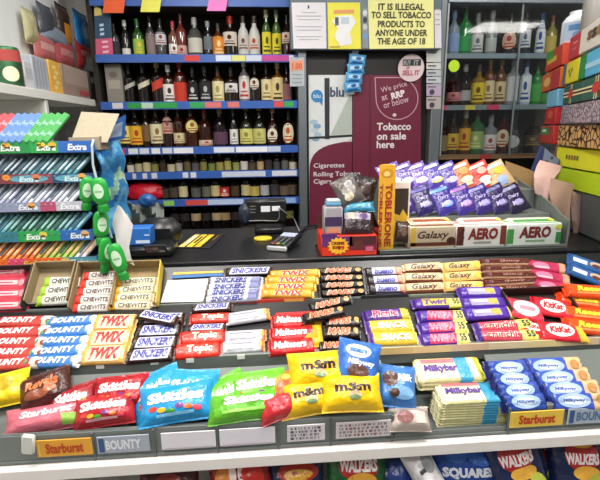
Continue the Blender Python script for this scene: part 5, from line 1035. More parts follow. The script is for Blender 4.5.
# ================================================================== BARS
def ends(base, left=None, right=None, lw_=.22, rw_=.22):
    return lambda u, v: left if (left and u < -1 + 2 * lw_) else right if (right and u > 1 - 2 * rw_) else base
WH = 'f2f0ec'
KIND = {
 'bred': dict(base='bc443e', paint=ends('bc443e', None, 'd8c8bc', 0, .2), prints=[('t', 'BOUNTY', -.22, .0, 1.2, 1.0, WH, .05, .25), ('e', .72, .1, .16, .5, 'f0e8e0'), ('e', .84, -.3, .1, .4, '8a4a30')]),  # base red slightly lightened, some glare put into the wrapper colour
 'bblue': dict(base='3f7cc0', paint=ends('3f7cc0', '7ab0d8', 'd4dce0', .1, .14), prints=[('t', 'BOUNTY', -.02, .0, 1.35, 1.0, WH, .05, .25), ('e', .84, .1, .13, .5, 'eef0ee'), ('e', -.86, -.2, .1, .4, '5a9a60')]),
 'twix': dict(base='e0b060', paint=ends('e0b060', 'dca050', 'e8b868', .15, .15), prints=[('r', -.68, -.8, .72, .75, .1, 'e8d0b0'), ('t', 'TWIX', .02, 0, 1.3, 1.25, 'c42a2c', .06, .25)]),
 'twixg': dict(base='e2a838', paint=ends('e2a838', 'd89828', 'e8b440', .2, .15), prints=[('t', 'TWIX', .05, 0, 1.1, 1.2, 'f0dcc0', .1, .25), ('t', 'TWIX', .05, 0, 1.05, 1.1, 'b82424', .04, .25)]),
 'snick': dict(base='33211c', paint=ends('33211c', '2a1a18', '3a241c', .12, .1), prints=[('r', -.72, -.78, .78, .72, .12, 'c8c8e0'), ('t', 'SNICKERS', .03, 0, 1.42, 1.15, '3a3a94', .05, .25)]),
 'snickm': dict(base='d4d6e4', paint=ends('d4d6e4', '3a2620', 'c8cce0', .06, .1), prints=[('t', 'SNICKERS', -.15, 0, 1.15, 1.25, '34388c', .05, .25), ('r', .55, -.6, .92, .6, .06, '7a80b0')]),
 'topic': dict(base='d4301e', paint=ends('d4301e', 'c02418', 'b82418', .12, .08), prints=[('t', 'Topic', .08, 0, 1.05, 1.2, 'f6e8c8', .05, .05)]),
 'white': dict(base='c4c4cc', paint=ends('c4c4cc', 'd4d4da', 'd8884a', .1, .13), prints=[('r', -.7, -.6, .5, -.2, 'b0b0bc'), ('r', -.7, .3, .4, .45, 'a0a0b0'), ('e', .82, .1, .1, .5, 'e8b060')]),
 'malt': dict(base='c41c22', paint=ends('c41c22', 'a8161c', 'd4a820', .06, .0), prints=[('t', 'Maltesers', -.08, .1, 1.35, .95, WH, .04, .2)]),
 'mars': dict(base='1b110e', paint=ends('1b110e', '120c0a', '1e120e', .1, .1), prints=[('t', 'MARS', -.12, 0, 1.2, 1.25, 'e0b888', .1, .3), ('t', 'MARS', -.12, 0, 1.1, 1.1, 'd8604a', .04, .3), ('e', .72, .0, .12, .5, 'c89858')]),
 'buen': dict(base='c8c8dc', paint=ends('c8c8dc', '2a2228', 'd89070', .16, .2), prints=[('t', 'bueno', .0, 0, 1.0, 1.2, '4a4a9c', .06, .15), ('e', .78, 0, .14, .55, 'e8a888'), ('r', -.6, -.95, .9, -.7, '4a3a50')]),
 'galx': dict(base='c8a878', paint=lambda u, v: '6a3a24' if v < -.6 or v > .82 else 'd4b88c', prints=[('t', 'Galaxy', 0, .05, 1.25, 1.2, '4a2418', .02, .35), ('e', .84, .1, .08, .4, 'e8dcc0')]),
 'galg': dict(base='d0a860', paint=lambda u, v: '7a4a28' if v < -.7 else 'd8b468', prints=[('t', 'Galaxy', -.15, .05, 1.1, 1.15, '4a2818', .02, .35), ('e', .74, .0, .16, .55, 'e8c840')]),
 'brown': dict(base='4a1c14', paint=lambda u, v: 'c09878' if v < -.55 else '54201a', prints=[('t', 'Galaxy', .1, .15, .7, .6, 'c8a088', .0, .3), ('r', -.9, .5, .9, .8, '7a3a2c')]),
 'pink': dict(base='b02c54', paint=ends('b02c54', '9a2448', 'c89878', .1, .25), prints=[('e', -.3, 0, .4, .6, 'd87a98'), ('r', -.6, -.5, .1, -.2, 'e8b8c4')]),
 'picnic': dict(base='5a3a8a', paint=ends('5a3a8a', '4a2c80', 'b8b03a', .2, .2), prints=[('t', 'Picnic', -.08, 0, 1.1, 1.2, 'f4d4dc', .1, .1), ('t', 'Picnic', -.08, 0, 1.05, 1.1, 'c83a5a', .04, .1)]),
 'snack': dict(base='dcb83a', paint=ends('dcb83a', '6a4a90', 'e4c850', .1, .06), prints=[('t', 'SNACK', .08, 0, 1.2, 1.0, 'a87a20', .1, .05), ('t', 'SNACK', .08, .03, 1.2, .95, 'faf4dc', .05, .05)]),
 'twirl': dict(base='5a3496', paint=ends('5a3496', '4a2a88', 'e0dc6a', .12, .26), prints=[('r', -.6, -.7, .4, .7, 'c8a83c'), ('t', 'Twirl', -.1, 0, .9, 1.1, '5a2a70', .05, .2), ('t', '55', .7, 0, .26, 1.1, '4a4a3a', .03)]),
 'wispa': dict(base='4a2a90', paint=ends('4a2a90', '4a2a90', 'e2de78', .18, .26), prints=[('r', -.6, -.75, .45, .75, .1, 'c0345c'), ('t', 'WISPA', -.06, 0, .96, 1.2, 'e87a94', .06, .15), ('t', '55', .7, 0, .26, 1.1, '4a4a3a', .03)]),
 'purp': dict(base='4c2a98', paint=ends('4c2a98', '44248c', 'c8cc4a', .14, .14), prints=[('r', -.6, -.6, .5, .5, '9a90b8'), ('r', -.5, -.1, .2, .3, 'd8d0e8'), ('e', .3, 0, .2, .5, 'c8a850')]),
 'crunch': dict(base='c8485a', paint=ends('c8485a', '4a2a80', 'e4da70', .12, .26), prints=[('t', 'crunchie', -.13, 0, 1.1, 1.15, 'f4dcc8', .1, .15), ('t', 'crunchie', -.13, 0, 1.07, 1.05, 'b82c44', .03, .15), ('t', '55', .7, 0, .26, 1.1, '4a4a3a', .03)]),
 'kit': dict(base='cc2434', paint=ends('cc2434', 'b41c2c', 'd8b84a', .08, .0), prints=[('e', -.02, 0, .62, .72, 'f0dcd8'), ('t', 'KitKat', -.02, 0, .95, .7, 'c02434', .05, .2)]),
 'kitl': dict(base='c83448', paint=None, prints=[('e', .05, 0, .7, .8, 'e8c4c8'), ('r', -.3, -.2, .5, .2, 'd88a98')]),
 'kity': dict(base='cc2434', paint=ends('cc2434', 'b41c2c', 'e0b83a', .08, .18), prints=[('e', -.1, 0, .58, .72, 'f0dcd8'), ('t', 'KitKat', -.1, 0, .85, .7, 'c02434', .05, .2)]),
 'reese': dict(base='e4501c', paint=ends('e4501c', 'd04018', 'e86a2c', .1, .1), prints=[('t', "Reese's", .05, .05, 1.2, .9, 'f4c83a', .06, .2), ('r', -.6, -.75, .4, -.5, 'f08a4a')]),
 'oreo': dict(base='2f5f9a', paint=ends('2f5f9a', '244a80', None, .15, 0), prints=[('e', .3, .1, .4, .5, 'c8a890'), ('e', .2, -.1, .2, .3, '5a3a34'), ('r', -.8, -.4, -.2, .3, 'c8d8e8')]),
 'chew_lime': dict(base='d8dcc4', paint=ends('e2e2d8', '9ac03a', 'd4d8c8', .22, .05), prints=[('t', 'CHEWITS', .18, 0, 1.3, 1.0, '4a4a3c', .03, .1)]),
 'chew_red': dict(base='e0d8d0', paint=ends('e2dcd6', 'cc3a30', 'd8d0c8', .22, .05), prints=[('t', 'CHEWITS', .18, 0, 1.3, 1.0, '5a4440', .03, .1)]),
 'chew_yel': dict(base='e4dcb8', paint=ends('e6deC0'.lower(), 'e0a828', 'e0d4b0', .2, .05), prints=[('t', 'CHEWITS', .16, 0, 1.3, 1.0, '5a5040', .03, .1)]),
 'redpack': dict(base='d04a5c', paint=ends('d04a5c', None, 'c43c50', 0, .06), prints=[('r', -.8, -.3, .6, .35, 'f0c4c8'), ('r', -.6, -.08, .4, .1, 'c83c50'), ('e', .75, 0, .12, .5, 'e89aa4')]),
 'milkyb': dict(base='e6dcae', paint=ends('ece4c4', None, '4aa4c8', 0, .0), prints=[]),
}
NAME = {'bred': 'chocolate_bar', 'chew_lime': 'chew_stick', 'chew_red': 'chew_stick', 'chew_yel': 'chew_stick', 'redpack': 'sweet_packet'}
CATS = {'chew_stick': 'chews', 'sweet_packet': 'sweets', 'chocolate_bar': 'chocolate bar'}
def column(t, kind, u, v, pxl, n, dv, phrase, du=0.0, W=.034, H=.016, yaw=0.0, lift=0.0, jit=.35, group=None, lay=None):
    """n bars laid one behind the other up the slope of tier t; (u, v) where the front one lies"""
    q = on_tier(t, u, v, H * .6 + lift); k = depth(q) / FPX; kd = KIND[kind]; L = pxl * k
    if n > 1: W = max(W, 1.06 * abs((on_tier(t, u, v - dv, H * .4 + lift) - on_tier(t, u, v, H * .4 + lift)).dot(t.s)))
    L *= 1.05
    nm = NAME.get(kind, 'chocolate_bar'); me = wrapper(L, W, H, kd['base'], 'bar', kd['paint'], kd['prints'], nm, seed=len(phrase), amp=.035)
    out = []
    for i in range(n):
        q = on_tier(t, u + du * i, v - dv * i, H * .4 + lift); o = inst(nm, me)
        lf = lift if lay is None else lay[i]
        M = Matrix.Translation(q - t.n * (H * .4 + lift) + t.n * (lf + .001)) @ Matrix.Rotation(t.a, 4, 'X') @ Matrix.Rotation(R(yaw + random.uniform(-jit, jit) * 7), 4, 'Z') @ Matrix.Rotation(R(random.uniform(-jit, jit) * 3 + (6 if n > 1 else 0)), 4, 'X')
        o.matrix_basis = M
        lb_ = phrase.replace('#', rank(i, n)) if '#' in phrase else phrase
        T(o, lb_, CATS[nm], group); out.append(o)
    return out
U, Bm = 'upper shelf', 'middle shelf'
# --- upper tier
column(TA, 'redpack', 6, 306, 44, 4, 11, '# of four pink-red packets at far left of the upper shelf', W=.042, H=.018, group='pink-red packets')
column(TA, 'chew_lime', 55, 300, 34, 3, 9, '# of three lime and white sticks in the leftmost brown carton', du=3.5, W=.026, lift=.01, group='lime sticks')
column(TA, 'chew_red', 91, 308, 36, 5, 8, '# of five red and white sticks in the middle brown carton', du=2.6, W=.026, lift=.01, group='red sticks')
column(TA, 'chew_yel', 130, 306, 42, 4, 8, '# of four yellow and white sticks in the brown carton with yellow side', du=2.2, W=.026, lift=.01, group='yellow sticks')
column(TA, 'snick', 249, 272, 48, 1, 8, 'lone dark bar with blue lettering at the very back left of the upper shelf', W=.03, lift=.004)
column(TA, 'snickm', 232, 299, 54, 4, 6.0, '# of four white bars with blue lettering on the upper shelf', du=1.2, W=.026, H=.02, lift=.006, group='white and blue bars')
column(TA, 'twixg', 287, 294, 52, 4, 6.6, '# of four golden bars with red lettering on the upper shelf', du=2.4, W=.028, H=.018, lift=.006, group='golden bars')
column(TA, 'mars', 343, 293, 46, 4, 7.2, '# of four black bars with red lettering, upper shelf beside the golden bars', du=-.8, W=.027, H=.018, lift=.002, group='black bars on the upper shelf')
column(TA, 'mars', 330, 304, 44, 1, 7, 'loose black bar with red lettering lying tilted below the column of four black bars', W=.032, yaw=12, lift=.016)
column(TA, 'buen', 387, 289, 38, 3, 8.5, '# of three white bars with orange right end, below the egg carton', du=-2, W=.032, lift=.004, group='white bars with orange ends')
column(TA, 'galx', 424, 288, 40, 3, 10, '# of three buff bars with curly brown lettering, left one of the two buff columns', du=-.8, W=.036, lift=.003, group='buff bars, left column')
column(TA, 'galg', 463, 287, 40, 3, 10, '# of three tan bars with curly lettering and yellow right spot', du=-.8, W=.036, lift=.003, group='tan bars')
column(TA, 'brown', 512, 289, 58, 5, 6.6, '# of five long dark brown bars with pale lower edge', du=-1.5, W=.025, lift=.003, group='long dark brown bars')
column(TA, 'pink', 552, 287, 40, 3, 10, '# of three magenta bars right of the long dark brown bars', du=-3.4, W=.034, yaw=-12, lift=.003, group='magenta bars')
column(TA, 'oreo', 590, 277, 44, 2, 11, '# of two blue bars with biscuit picture at right end of the upper shelf', W=.042, yaw=-28, lift=.012, group='blue biscuit bars')
# --- middle tier
column(TB, 'bred', 14, 364, 58, 5, 10.5, '# of five red bars with white lettering at far left of the middle shelf', du=3.2, W=.036, H=.019, group='red coconut bars')
column(TB, 'bblue', 52, 362, 54, 5, 10, '# of five sky-blue bars with white lettering', du=5.0, W=.036, H=.019, group='sky-blue bars')
column(TB, 'twix', 105, 355, 44, 3, 16, '# of three cream bars with big red lettering on the middle shelf', du=5.2, W=.05, H=.019, group='cream bars with red lettering')
column(TB, 'snick', 151, 355.5, 46, 4, 12, '# of four dark bars with blue lettering beside the cream bars with red lettering', du=4.2, W=.036, H=.018, group='dark bars with blue lettering')
column(TB, 'snick', 158, 318, 42, 1, 12, 'dark bar with blue lettering lying slanted on top of the rear dark bars', W=.034, yaw=-14, lift=.022)
column(TB, 'topic', 198, 351, 46, 2, 13, '# of two red bars with cream lettering near the lip', du=5, W=.04, H=.018, group='red bars with cream lettering')
column(TB, 'snick', 207, 329, 38, 1, 13, 'dark bar with blue lettering squeezed between the red bars with cream lettering', W=.026)
column(TB, 'topic', 211, 319, 40, 1, 13, 'red bar with cream lettering lying behind the squeezed dark bar', W=.036)
column(TB, 'snick', 212, 308.5, 40, 1, 13, 'dark bar with blue lettering behind all the red bars with cream lettering', W=.03)
column(TB, 'white', 243, 347, 42, 2, 10.5, '# of two silver-white bars with orange end near the lip', du=2, W=.036, group='silver-white bars near the lip')
column(TB, 'white', 248, 317, 42, 1, 10, 'silver-white bar with orange end lying alone behind the two near the lip', W=.042, yaw=8)
mk = column(TB, 'malt', 292, 347, 46, 3, 12.5, '# of three bright red packets with white slanted lettering', du=.8, W=.046, H=.02, group='bright red packets')
column(TB, 'mars', 341, 333, 38, 2, 10.5, '# of two black bars with red lettering right of the bright red packets', du=1, W=.035, H=.018, group='black bars on the middle shelf')
column(TB, 'mars', 336, 347, 36, 1, 10, 'black bar with red lettering nearest the lip behind the blue bag', W=.034)
column(TB, 'mars', 324, 315, 44, 1, 10, 'black bar with red lettering lying askew between upper and middle shelf', W=.033, yaw=12, lift=.022)
column(TB, 'picnic', 386, 316, 46, 1, 11, 'purple bar with pink lettering behind the two yellow bars', W=.042, H=.02)
column(TB, 'snack', 393, 339, 48, 2, 12, '# of two yellow bars with white capitals', du=-4, W=.04, H=.019, group='yellow bars')
column(TB, 'twirl', 437, 304, 50, 1, 10, 'purple and gold bar with yellow price end at rear of the magenta lettered bars', W=.036)
column(TB, 'wispa', 444, 340, 50, 3, 11.5, '# of three purple bars with magenta block and yellow price end', du=-1.6, W=.04, H=.019, group='purple bars with magenta block')
column(TB, 'purp', 487, 314, 50, 3, 10.5, '# of three purple bars with grey band behind the pink bars', du=-3, W=.038, H=.018, group='purple bars with grey band')
column(TB, 'crunch', 507, 336, 62, 2, 9.5, '# of two pink bars with yellow price end', du=-4, W=.036, H=.018, group='pink bars with yellow price end')
column(TB, 'kitl', 524, 310, 34, 1, 10, 'pale pink-red packet in the dark tray left of the red oval packet', W=.075, H=.015, yaw=-20, lift=.004)
column(TB, 'kit', 552, 308, 38, 1, 10, 'red packet with white oval in the dark tray', W=.07, H=.015, yaw=-16, lift=.004)
column(TB, 'kity', 561, 332, 46, 1, 10, 'red packet with white oval and yellow end near the lip', W=.065, H=.015, yaw=-8, lift=.004)
column(TB, 'kity', 534, 329, 32, 1, 10, 'red and yellow bar half hidden left of the front red oval packet', W=.04, H=.014, yaw=-14, lift=.0)
column(TB, 'reese', 592, 328, 54, 3, 13, '# of three bright orange bars with yellow lettering on the middle shelf, far right', du=-4, W=.046, H=.02, yaw=-14, group='bright orange bars')
column(TB, 'reese', 590, 292, 52, 1, 13, 'bright orange bar with yellow lettering on top of the rear pile, far right', W=.05, H=.02, yaw=-8, lift=.022)
# --- carton trays on the upper tier
def ubox(u0, u1, vb, vt, h, label, hgt=.045, front='7a6a54', side=None, name='carton_tray', k='kraft'):
    q0, q1 = on_tier(TA, u0, vb), on_tier(TA, u1, vb); s0 = (q0 - TA.p).dot(TA.s); s1 = (on_tier(TA, u1, vt) - TA.p).dot(TA.s); x0_, x1_ = q0.x, q1.x
    F = lambda x, s_, n_: TA.p + Vector((x, 0, 0)) + TA.s * s_ + TA.n * n_
    mb = MB(); tq_ = .003; Mr_ = Matrix.Rotation(TA.a, 3, 'X')
    def bx(xa_, xb_, sa, sb, na, nb, m): mb.box(F((xa_ + xb_) / 2, (sa + sb) / 2, (na + nb) / 2), (xb_ - xa_, sb - sa, nb - na), m, 0, Mr_)
    m = mat(h, k)
    bx(x0_, x1_, s0, s1, .001, .004, m); bx(x0_, x0_ + tq_, s0, s1, .004, hgt, m); bx(x1_ - tq_, x1_, s0, s1, .004, hgt, mat(side, 'card') if side else m); bx(x0_, x1_, s1 - tq_, s1, .004, hgt, m); bx(x0_, x1_, s0, s0 + tq_, .004, .02, mat(front, 'card'))
    T(mb.build(name, smooth=False), label, 'carton', 'carton trays on the upper shelf')
ubox(30, 72, 307, 268, '9a8868', 'leftmost brown carton tray holding lime sticks', front='6a6a66')
ubox(73, 114, 313, 268, '97845f', 'middle brown carton tray holding red sticks', front='8a7a5c')
ubox(115, 159, 311, 267, 'a08a60', 'brown carton tray with yellow printed right side', side='d8b83a', front='a89a70')
ubox(-20, 27, 314, 272, '3a3230', 'dark carton tray holding the pink-red packets at far left', front='2c2a2c')
# white card and thin strips lying on the upper tier
def plate(t, pts, th, h, label, name, cat, off=.002, k='paper'):
    P = [on_tier(t, u, v, off) for u, v in pts]; mb = MB(); n = len(P); vs = P + [p + t.n * th for p in P]
    mb.add(vs, [list(range(n)), list(range(2 * n - 1, n - 1, -1))] + [[i, i + n, (i + 1) % n + n, (i + 1) % n] for i in range(n)], mat(h, k)); return T(mb.build(name, smooth=False), label, cat)
plate(TA, [(161, 303), (203, 302), (210, 279), (168, 281)], .004, 'e8e6e0', 'blank white card filling the gap right of the yellow sided carton', 'card_sheet', 'card')
plate(TA, [(172, 279), (226, 276), (227, 273.5), (173, 276)], .004, '4a76b0', 'thin blue strip behind the blank white card', 'card_strip', 'strip')
plate(TA, [(173, 275.5), (227, 273), (228, 271), (174, 273)], .004, 'd0b45a', 'thin yellow strip behind the blue strip', 'card_strip', 'strip')
mb = MB()
def edge_strip(u0, u1, v, hgt, h, label, h2=None):
    yb = 1.268; a, b = onY(u0, v, yb), onY(u1, v, yb); k = depth(a) / FPX; mb = MB(); hh = hgt * k / 2; mb.ext((a.x, yb, a.z - hh), (b.x, yb + .0035, a.z + hh), mat(h, 'card'), .001)
    if h2: mb.ext((b.x - (b.x - a.x) * .28, yb - .0008, a.z - hh * .8), (b.x - .004, yb + .001, a.z + hh * .8), mat(h2, 'card'))
    T(mb.build('edge_strip'), label, 'strip', 'carton edge strips')
edge_strip(231, 305, 303.5, 6, 'c03a2c', 'red carton edge strip below the white and golden bars', 'd8a04a')
edge_strip(361, 408, 298.5, 6, '26262a', 'black edge strip below the white bars with orange ends'); edge_strip(410, 442, 298, 7, '8a927c', 'sage edge strip below the buff bars'); edge_strip(520, 572, 292, 5, 'b0342c', 'red edge strip above the dark tray of oval packets')
# dark tray around the oval packets
P_ = [on_tier(TB, u, v) for u, v in ((509, 316), (575, 314), (566, 294), (505, 296))]
mb = MB(); Mr_ = Matrix.Rotation(TB.a, 3, 'X'); s0, s1 = (P_[0] - TB.p).dot(TB.s), (P_[3] - TB.p).dot(TB.s); x0_, x1_ = P_[0].x, P_[1].x
for xa_, xb_, sa, sb, nn in ((x0_, x1_, s0 - .012, s1, .003), (x0_, x0_ + .003, s0, s1, .03), (x1_ - .003, x1_, s0, s1, .03), (x0_, x1_, s1 - .003, s1, .035)):
    mb.box(TB.p + Vector(((xa_ + xb_) / 2, 0, 0)) + TB.s * (sa + sb) / 2 + TB.n * (nn / 2 + .001), (xb_ - xa_, sb - sa, nn), mat('2c1c1c', 'card'), 0, Mr_)
T(mb.build('carton_tray', smooth=False), 'dark carton tray under the red oval packets', 'carton')
# dark red carton under the bright red packets with yellow right side
plate(TB, [(269, 352), (318, 350), (321, 312), (276, 314)], .006, 'b01a1e', 'flat red carton under the bright red packets', 'carton', 'carton', .0, 'card')
q = on_tier(TB, 313, 338, .014); k = depth(q) / FPX
o = inst('sweet_packet', wrapper(22 * k, .085, .016, 'e0b420', 'bag', prints=[('r', -.6, -.4, .5, .3, 'c89a1c')], name='sweet_packet')); T(o, 'yellow packet tucked under right end of the bright red packets', 'sweets'); put(o, on_tier(TB, 312, 336, .003), TB.a)

# ================================================================== BAGS on the lowest tier
def bag(t, u, v, w, h, base, label, prints=(), H=.04, yaw=0.0, lift=0.0, seed=0, amp=.07, group=None, paint=None, tilt=0):
    q = on_tier(t, u, v, lift + H * .6); k = depth(q) / FPX
    sl = math.sin(t.a + math.asin(min(1, (EYE - q).normalized().z)))
    me = wrapper(w * k, h * k / sl, H, base, 'bag', paint, prints, 'sweet_bag', seed, amp); o = inst('sweet_bag', me); T(o, label, 'bag', group)
    o.matrix_basis = Matrix.Translation(q - t.n * H * .6) @ Matrix.Rotation(t.a + R(tilt), 4, 'X') @ Matrix.Rotation(R(yaw), 4, 'Z'); return o
def skit(h2, band=None): return [('t', 'Skittles', .0, .18, 1.55, .52, WH, .06, .1)] + [('e', -.6 + .24 * i, -.32 - .1 * (i % 3), .12, .12, c) for i, c in enumerate(['d8402c', 'e8b02c', '4a9a3a', '7a3a8a', 'e8702c', 'd84a5a'])] + [('r', -.5, -.72, .5, -.6, h2)]
G = 'bags on the lowest shelf'
bag(TC, 4, 388, 44, 34, 'e4c81c', 'bright yellow bag at far left of the lowest shelf', [('e', 0, .2, .5, .4, 'c8a81c')], seed=1, yaw=12, lift=.006, amp=.12)
bag(TC, 44, 388, 50, 36, '46201a', 'dark brown bag with orange swirl at left of the lowest shelf', [('t', 'Revels', .0, .2, 1.3, .5, 'd87a4a', .05, .2), ('e', -.2, -.35, .5, .25, '8a4a30'), ('e', .3, -.2, .25, .2, 'b86a48')], seed=2, yaw=18, lift=.012, amp=.12)
bag(TC, 44, 417, 78, 28, 'd06a7a', 'faded pink bag lying along the rail at far left', [('t', 'Starburst', .1, .25, 1.3, .5, 'f0d8dc', .05, .2), ('r', .5, -.8, .9, -.1, '8ab84a')], seed=3, yaw=8, lift=.012)
bag(TC, 72, 404, 46, 40, '9a1f28', 'dark red bag with green corner beneath the two red bags', [('t', 'Skittles', .0, .25, 1.4, .5, WH, .06, .1), ('e', .6, -.3, .3, .4, '7ab03a')], seed=4, yaw=12, lift=.004)
bag(TC, 120, 391, 54, 34, 'a81826', 'rear red bag with white lettering left of the blue bags', skit('d8808a'), seed=5, yaw=4, lift=.016, group=None)
bag(TC, 104, 409, 60, 32, 'b01c2a', 'front red bag with white lettering lying over the rail left of the blue bags', skit('e0a0a8'), seed=6, yaw=6, lift=.026)
bag(TC, 157, 394, 54, 50, '2a98d4', 'left light blue bag with white lettering', skit('8acaf0'), seed=7, yaw=22, lift=.006)
bag(TC, 190, 392, 54, 48, '2c9cd8', 'rear right light blue bag with white lettering', skit('8acaf0'), seed=8, yaw=-4, lift=.014)
bag(TC, 176, 401, 74, 40, '1f94d2', 'front light blue bag with white lettering', skit('7ac4ee'), seed=9, yaw=6, lift=.034)
bag(TC, 226, 398, 52, 46, '66b82c', 'left green bag half turned with white lettering', skit('a8dc70'), seed=10, yaw=26, lift=.008)
bag(TC, 258, 388, 58, 38, '6cbc30', 'rear right green bag with white lettering', skit('b0e080'), seed=11, yaw=4, lift=.02)
bag(TC, 244, 405, 74, 30, '5eb026', 'front green bag with white lettering lying over the others', [('t', 'Skittles', .15, .3, 1.4, .5, WH, .06, .1), ('r', -.6, -.5, .7, -.3, '8ad050')], seed=12, yaw=4, lift=.034)
bag(TC, 278, 406, 40, 26, 'c42c34', 'plain red bag corner between the green bags and yellow bags', [('e', .2, .2, .5, .3, 'd8505a')], seed=13, yaw=16, lift=.036)
bag(TC, 284, 388, 30, 34, 'e0903a', 'orange bag corner behind the plain red bag', [('e', 0, 0, .5, .4, 'd8602c'), ('e', .3, .5, .3, .2, 'e8c04a')], seed=14, yaw=14, lift=.02)
def mm(s=1.0): return [('e', 0, .1, .66, .5, 'eeb80c'), ('t', 'm&m', .0, .12, 1.2 * s, .5, '33201c', .05, .0), ('e', .05, -.32, .22, .22, 'c8b088'), ('e', .05, -.42, .18, .12, '6a8a5a')]
bag(TC, 318, 369, 60, 38, 'f0c40c', 'rear yellow bag with brown round lettering', mm(), seed=15, yaw=2, lift=.036, H=.045)
bag(TC, 309, 396, 60, 36, 'ecbe0c', 'left front yellow bag with brown round lettering', mm(.9), seed=16, yaw=6, lift=.03, H=.045)
bag(TC, 352, 391, 62, 38, 'f2c60e', 'right front yellow bag with brown round lettering, largest of the yellow bags', mm(), seed=17, yaw=-2, lift=.05, H=.05)
bag(TC, 358, 362, 44, 46, '2f6cc4', 'blue bag with white oval behind the yellow bags', [('e', -.1, .5, .6, .3, 'c8daf0'), ('r', -.5, .42, .3, .58, '4a7cc4'), ('e', 0, -.35, .5, .3, '5a3a30'), ('t', 'Milkyway', .1, -.0, 1.3, .3, 'e0e8f6', .04, .2)], seed=18, yaw=-14, lift=.05, tilt=10)
bag(TC, 397, 385, 40, 42, '3a78c0', 'blue bag with brown ball right of the yellow bags', [('e', -.4, .2, .4, .35, '5a3a34'), ('t', 'Milk', .35, .3, .8, .35, 'e4ecf8', .04, .2), ('e', .2, -.4, .6, .3, '7aaad8'), ('e', -.2, -.45, .25, .2, '4a342e')], seed=19, yaw=-10, lift=.02)
bag(TC, 410, 418, 42, 24, 'c4b4ac', 'pale packet behind the clear rail front', [('e', -.3, 0, .4, .5, '8a5a58'), ('r', .2, -.5, .7, .4, 'd8ccc0')], seed=20, lift=.01, yaw=-3, amp=.03)
# cream bars in two flat stacks
def flatbar(L_, W_, H_, seed=0):
    return wrapper(L_, W_, H_, 'd2c894', 'bar', lambda u, v: '3f9cc4' if .3 < u < .62 else 'd0cc50' if u > .7 else ('e6deba' if abs(v) < .8 else 'd2c894'), [('r', -.85, .45, .2, .8, 'd4737a'), ('t', 'Milkybar', -.3, -.05, 1.05, .75, '5a3a8a', .05, .15)], 'chocolate_bar', seed, .02)
for nst, (u, v0_, y0_, pw, wd_, th, zb0, tl_, nm) in (('front', (472, 384, .985, 73, .072, .0095, .780, 12, 10)), ('rear', (449, 361, 1.045, 66, .075, .0095, .855, 22, 6))):
    q = onY(u, v0_ + 6, y0_); kq = depth(q) / FPX; me = flatbar(pw * kq, wd_, th * 1.05)
    for i in range(nm):
        o = inst('chocolate_bar', me); T(o, f'{ORD[i]} from bottom of the {nst} stack of flat cream bars', 'chocolate bar', f'flat cream bars, {nst} stack')
        o.matrix_basis = Matrix.Translation((q.x + random.uniform(-.002, .002) - .004 + .0008 * i, y0_, zb0 + i * (q.z - th - zb0) / (nm - 1))) @ Matrix.Rotation(R(tl_), 4, 'X') @ Matrix.Rotation(R(random.uniform(-1, 1) - 1), 4, 'Z')
# blue bars with pale oval: two columns
KIND['milkyl'] = dict(base='23308a', paint=ends('2c4aa4', '1c2468', '1c2874', .12, .1), prints=[('e', 0, 0, .62, .72, 'a8c4ec'), ('e', 0, 0, .42, .42, 'dce8f8'), ('t', 'Milkyway', 0, 0, .8, .42, '4a64b4', .04, .15)])
KIND['milkyr'] = dict(base='3a4aa0', paint=ends('3c58b4', '22307a', 'e0b88a', .12, .26), prints=[('e', -.2, 0, .52, .72, 'a8c0e8'), ('e', -.2, 0, .36, .42, 'dce8f8'), ('t', 'Milkyway', -.2, 0, .7, .42, '4a64b4', .04, .15), ('e', .66, .1, .14, .5, 'c08a50')])
column(TC, 'milkyl', 523, 402, 46, 4, 11, '# of four dark blue bars with pale oval beside the cream bars', du=-5.5, W=.046, H=.022, lift=.022, group='dark blue oval bars')
column(TC, 'milkyr', 577, 401, 62, 4, 11.5, '# of four blue oval bars with biscuit coloured right end', du=-8.5, W=.048, H=.022, lift=.022, group='blue oval bars with biscuit end')

# ================================================================== CRISP BAGS under the white shelf
def crisp(u, v, w, h, y_, base, label, prints=(), roll=0.0, seed=0, tilt=68, kind='film', name='crisp_bag'):
    q = onY(u, v, y_); k = depth(q) / FPX; me = wrapper(w * k, h * k, .05, base, 'bag', None, prints, name, seed, .09); o = inst(name, me); T(o, label, 'crisps' if name == 'crisp_bag' else 'packet', 'crisp bags on the bottom shelf' if name == 'crisp_bag' else None)
    o.matrix_basis = Matrix.Translation(Vector((q.x, y_ + .03, q.z))) @ Matrix.Rotation(R(tilt), 4, 'X') @ Matrix.Rotation(R(roll), 4, 'Z'); return o
def wk(x=0, yy=.42): return [('e', x, yy + .05, .62, .34, 'b02824'), ('e', x, yy + .34, .5, .1, 'e0a83a'), ('t', 'WALKERS', x, yy, 1.2, .26, 'f0e4e4', .05, .1), ('e', x + .1, yy - .32, .5, .16, 'e8b040'), ('e', x + .5, -.4, .4, .5, 'b8c04a')]
crisp(170, 508, 60, 76, .93, '4a1f22', 'dark maroon crisp bag at left under the white shelf', [('e', 0, .5, .5, .3, '8a3a34')], 4, 1)
crisp(243, 500, 62, 80, .93, '8a1f1c', 'red crisp bag with white slanted lettering under the white shelf', [('e', -.5, .5, .3, .3, 'd88a3a'), ('e', -.2, .6, .12, .25, 'f4e4e0'), ('e', .1, .6, .14, .22, 'f0dcd8'), ('e', .4, .4, .4, .4, 'c02c24')], 8, 2)
crisp(296, 502, 60, 82, .94, '1c2648', 'navy crisp bag with orange ellipse left of the green one', [('e', .1, .62, .7, .22, 'b03024'), ('e', .1, .58, .5, .12, 'e8b040')], 0, 3)
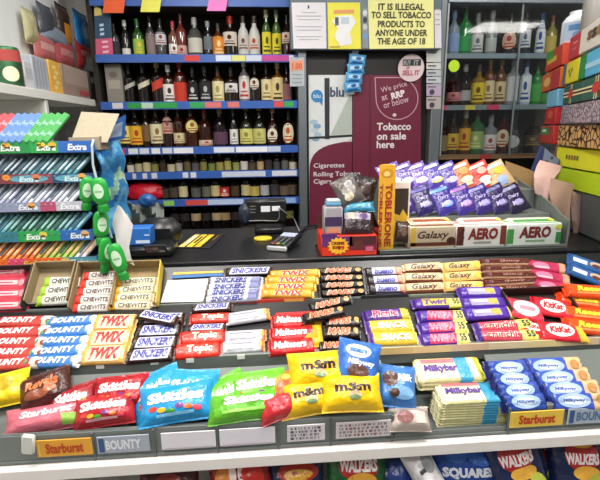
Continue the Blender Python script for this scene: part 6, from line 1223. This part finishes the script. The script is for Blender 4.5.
crisp(358, 496, 62, 84, .94, '1c5a2c', 'green crisp bag with white capitals under the white shelf', [('e', 0, .6, .66, .3, 'b02a24'), ('t', 'WALKERS', 0, .64, 1.25, .26, 'f4ecec', .05, .1), ('e', .1, .3, .5, .2, 'e0a83c')], -3, 4)
crisp(401, 497, 46, 80, .95, '1b2c62', 'dark blue crisp bag between the green bag and the white folded pack', [('e', .1, .3, .5, .5, '2a4490')], 14, 5)
crisp(428, 482, 30, 60, .92, 'cfcdd0', 'white folded pack with small dark print among the blue crisp bags', [('r', -.4, .3, .1, .44, '3a3a40'), ('e', .4, .5, .4, .3, '8a8c90')], 26, 6, name='folded_pack')
crisp(466, 487, 78, 84, .95, '1f4698', 'royal blue crisp bag with white capitals under the white shelf', [('t', 'SQUARES', 0, .28, 1.4, .26, 'e4e8f4', .06, 0), ('e', -.3, .7, .3, .2, '3a6cc0'), ('e', .4, .65, .4, .2, '3364b8')], -4, 7)
crisp(522, 481, 58, 84, .93, '1a2452', 'navy crisp bag with tilted white capitals right of the royal blue bag', wk(-.1, .48), 12, 8)
crisp(553, 478, 40, 80, .975, '20244a', 'darker navy crisp bag wedged behind two navy bags', [('t', 'WALKERS', 0, .7, 1.2, .2, 'd8b0b4', .05, 0), ('e', 0, .5, .6, .2, '8a2426'), ('e', -.2, -.2, .4, .5, 'b8c040')], -4, 9)
crisp(579, 479, 58, 84, .94, '18254e', 'navy crisp bag with level white capitals at right under the white shelf', wk(0, .42), -4, 10)
crisp(626, 480, 50, 84, .95, '8a1c22', 'crimson crisp bag at right edge under the white shelf', [('e', 0, .4, .6, .4, 'b03034')], 0, 11)

# ================================================================== LOOK
S.view_settings.view_transform = 'Standard'; S.view_settings.look = 'None'; S.view_settings.gamma = 1; S.view_settings.use_curve_mapping = False
S.view_settings.exposure = 0.05
seen = {}
for o in ALL: seen.setdefault(o['label'], []).append(o.name)
for l, n in seen.items():
    if len(n) > 1: print('DUPLICATE LABEL', l, n)
    w_ = len(l.split())
    if not 4 <= w_ <= 16: print('LABEL LENGTH', w_, l)
print('THINGS', len(ALL), 'OBJECTS', len(bpy.data.objects))
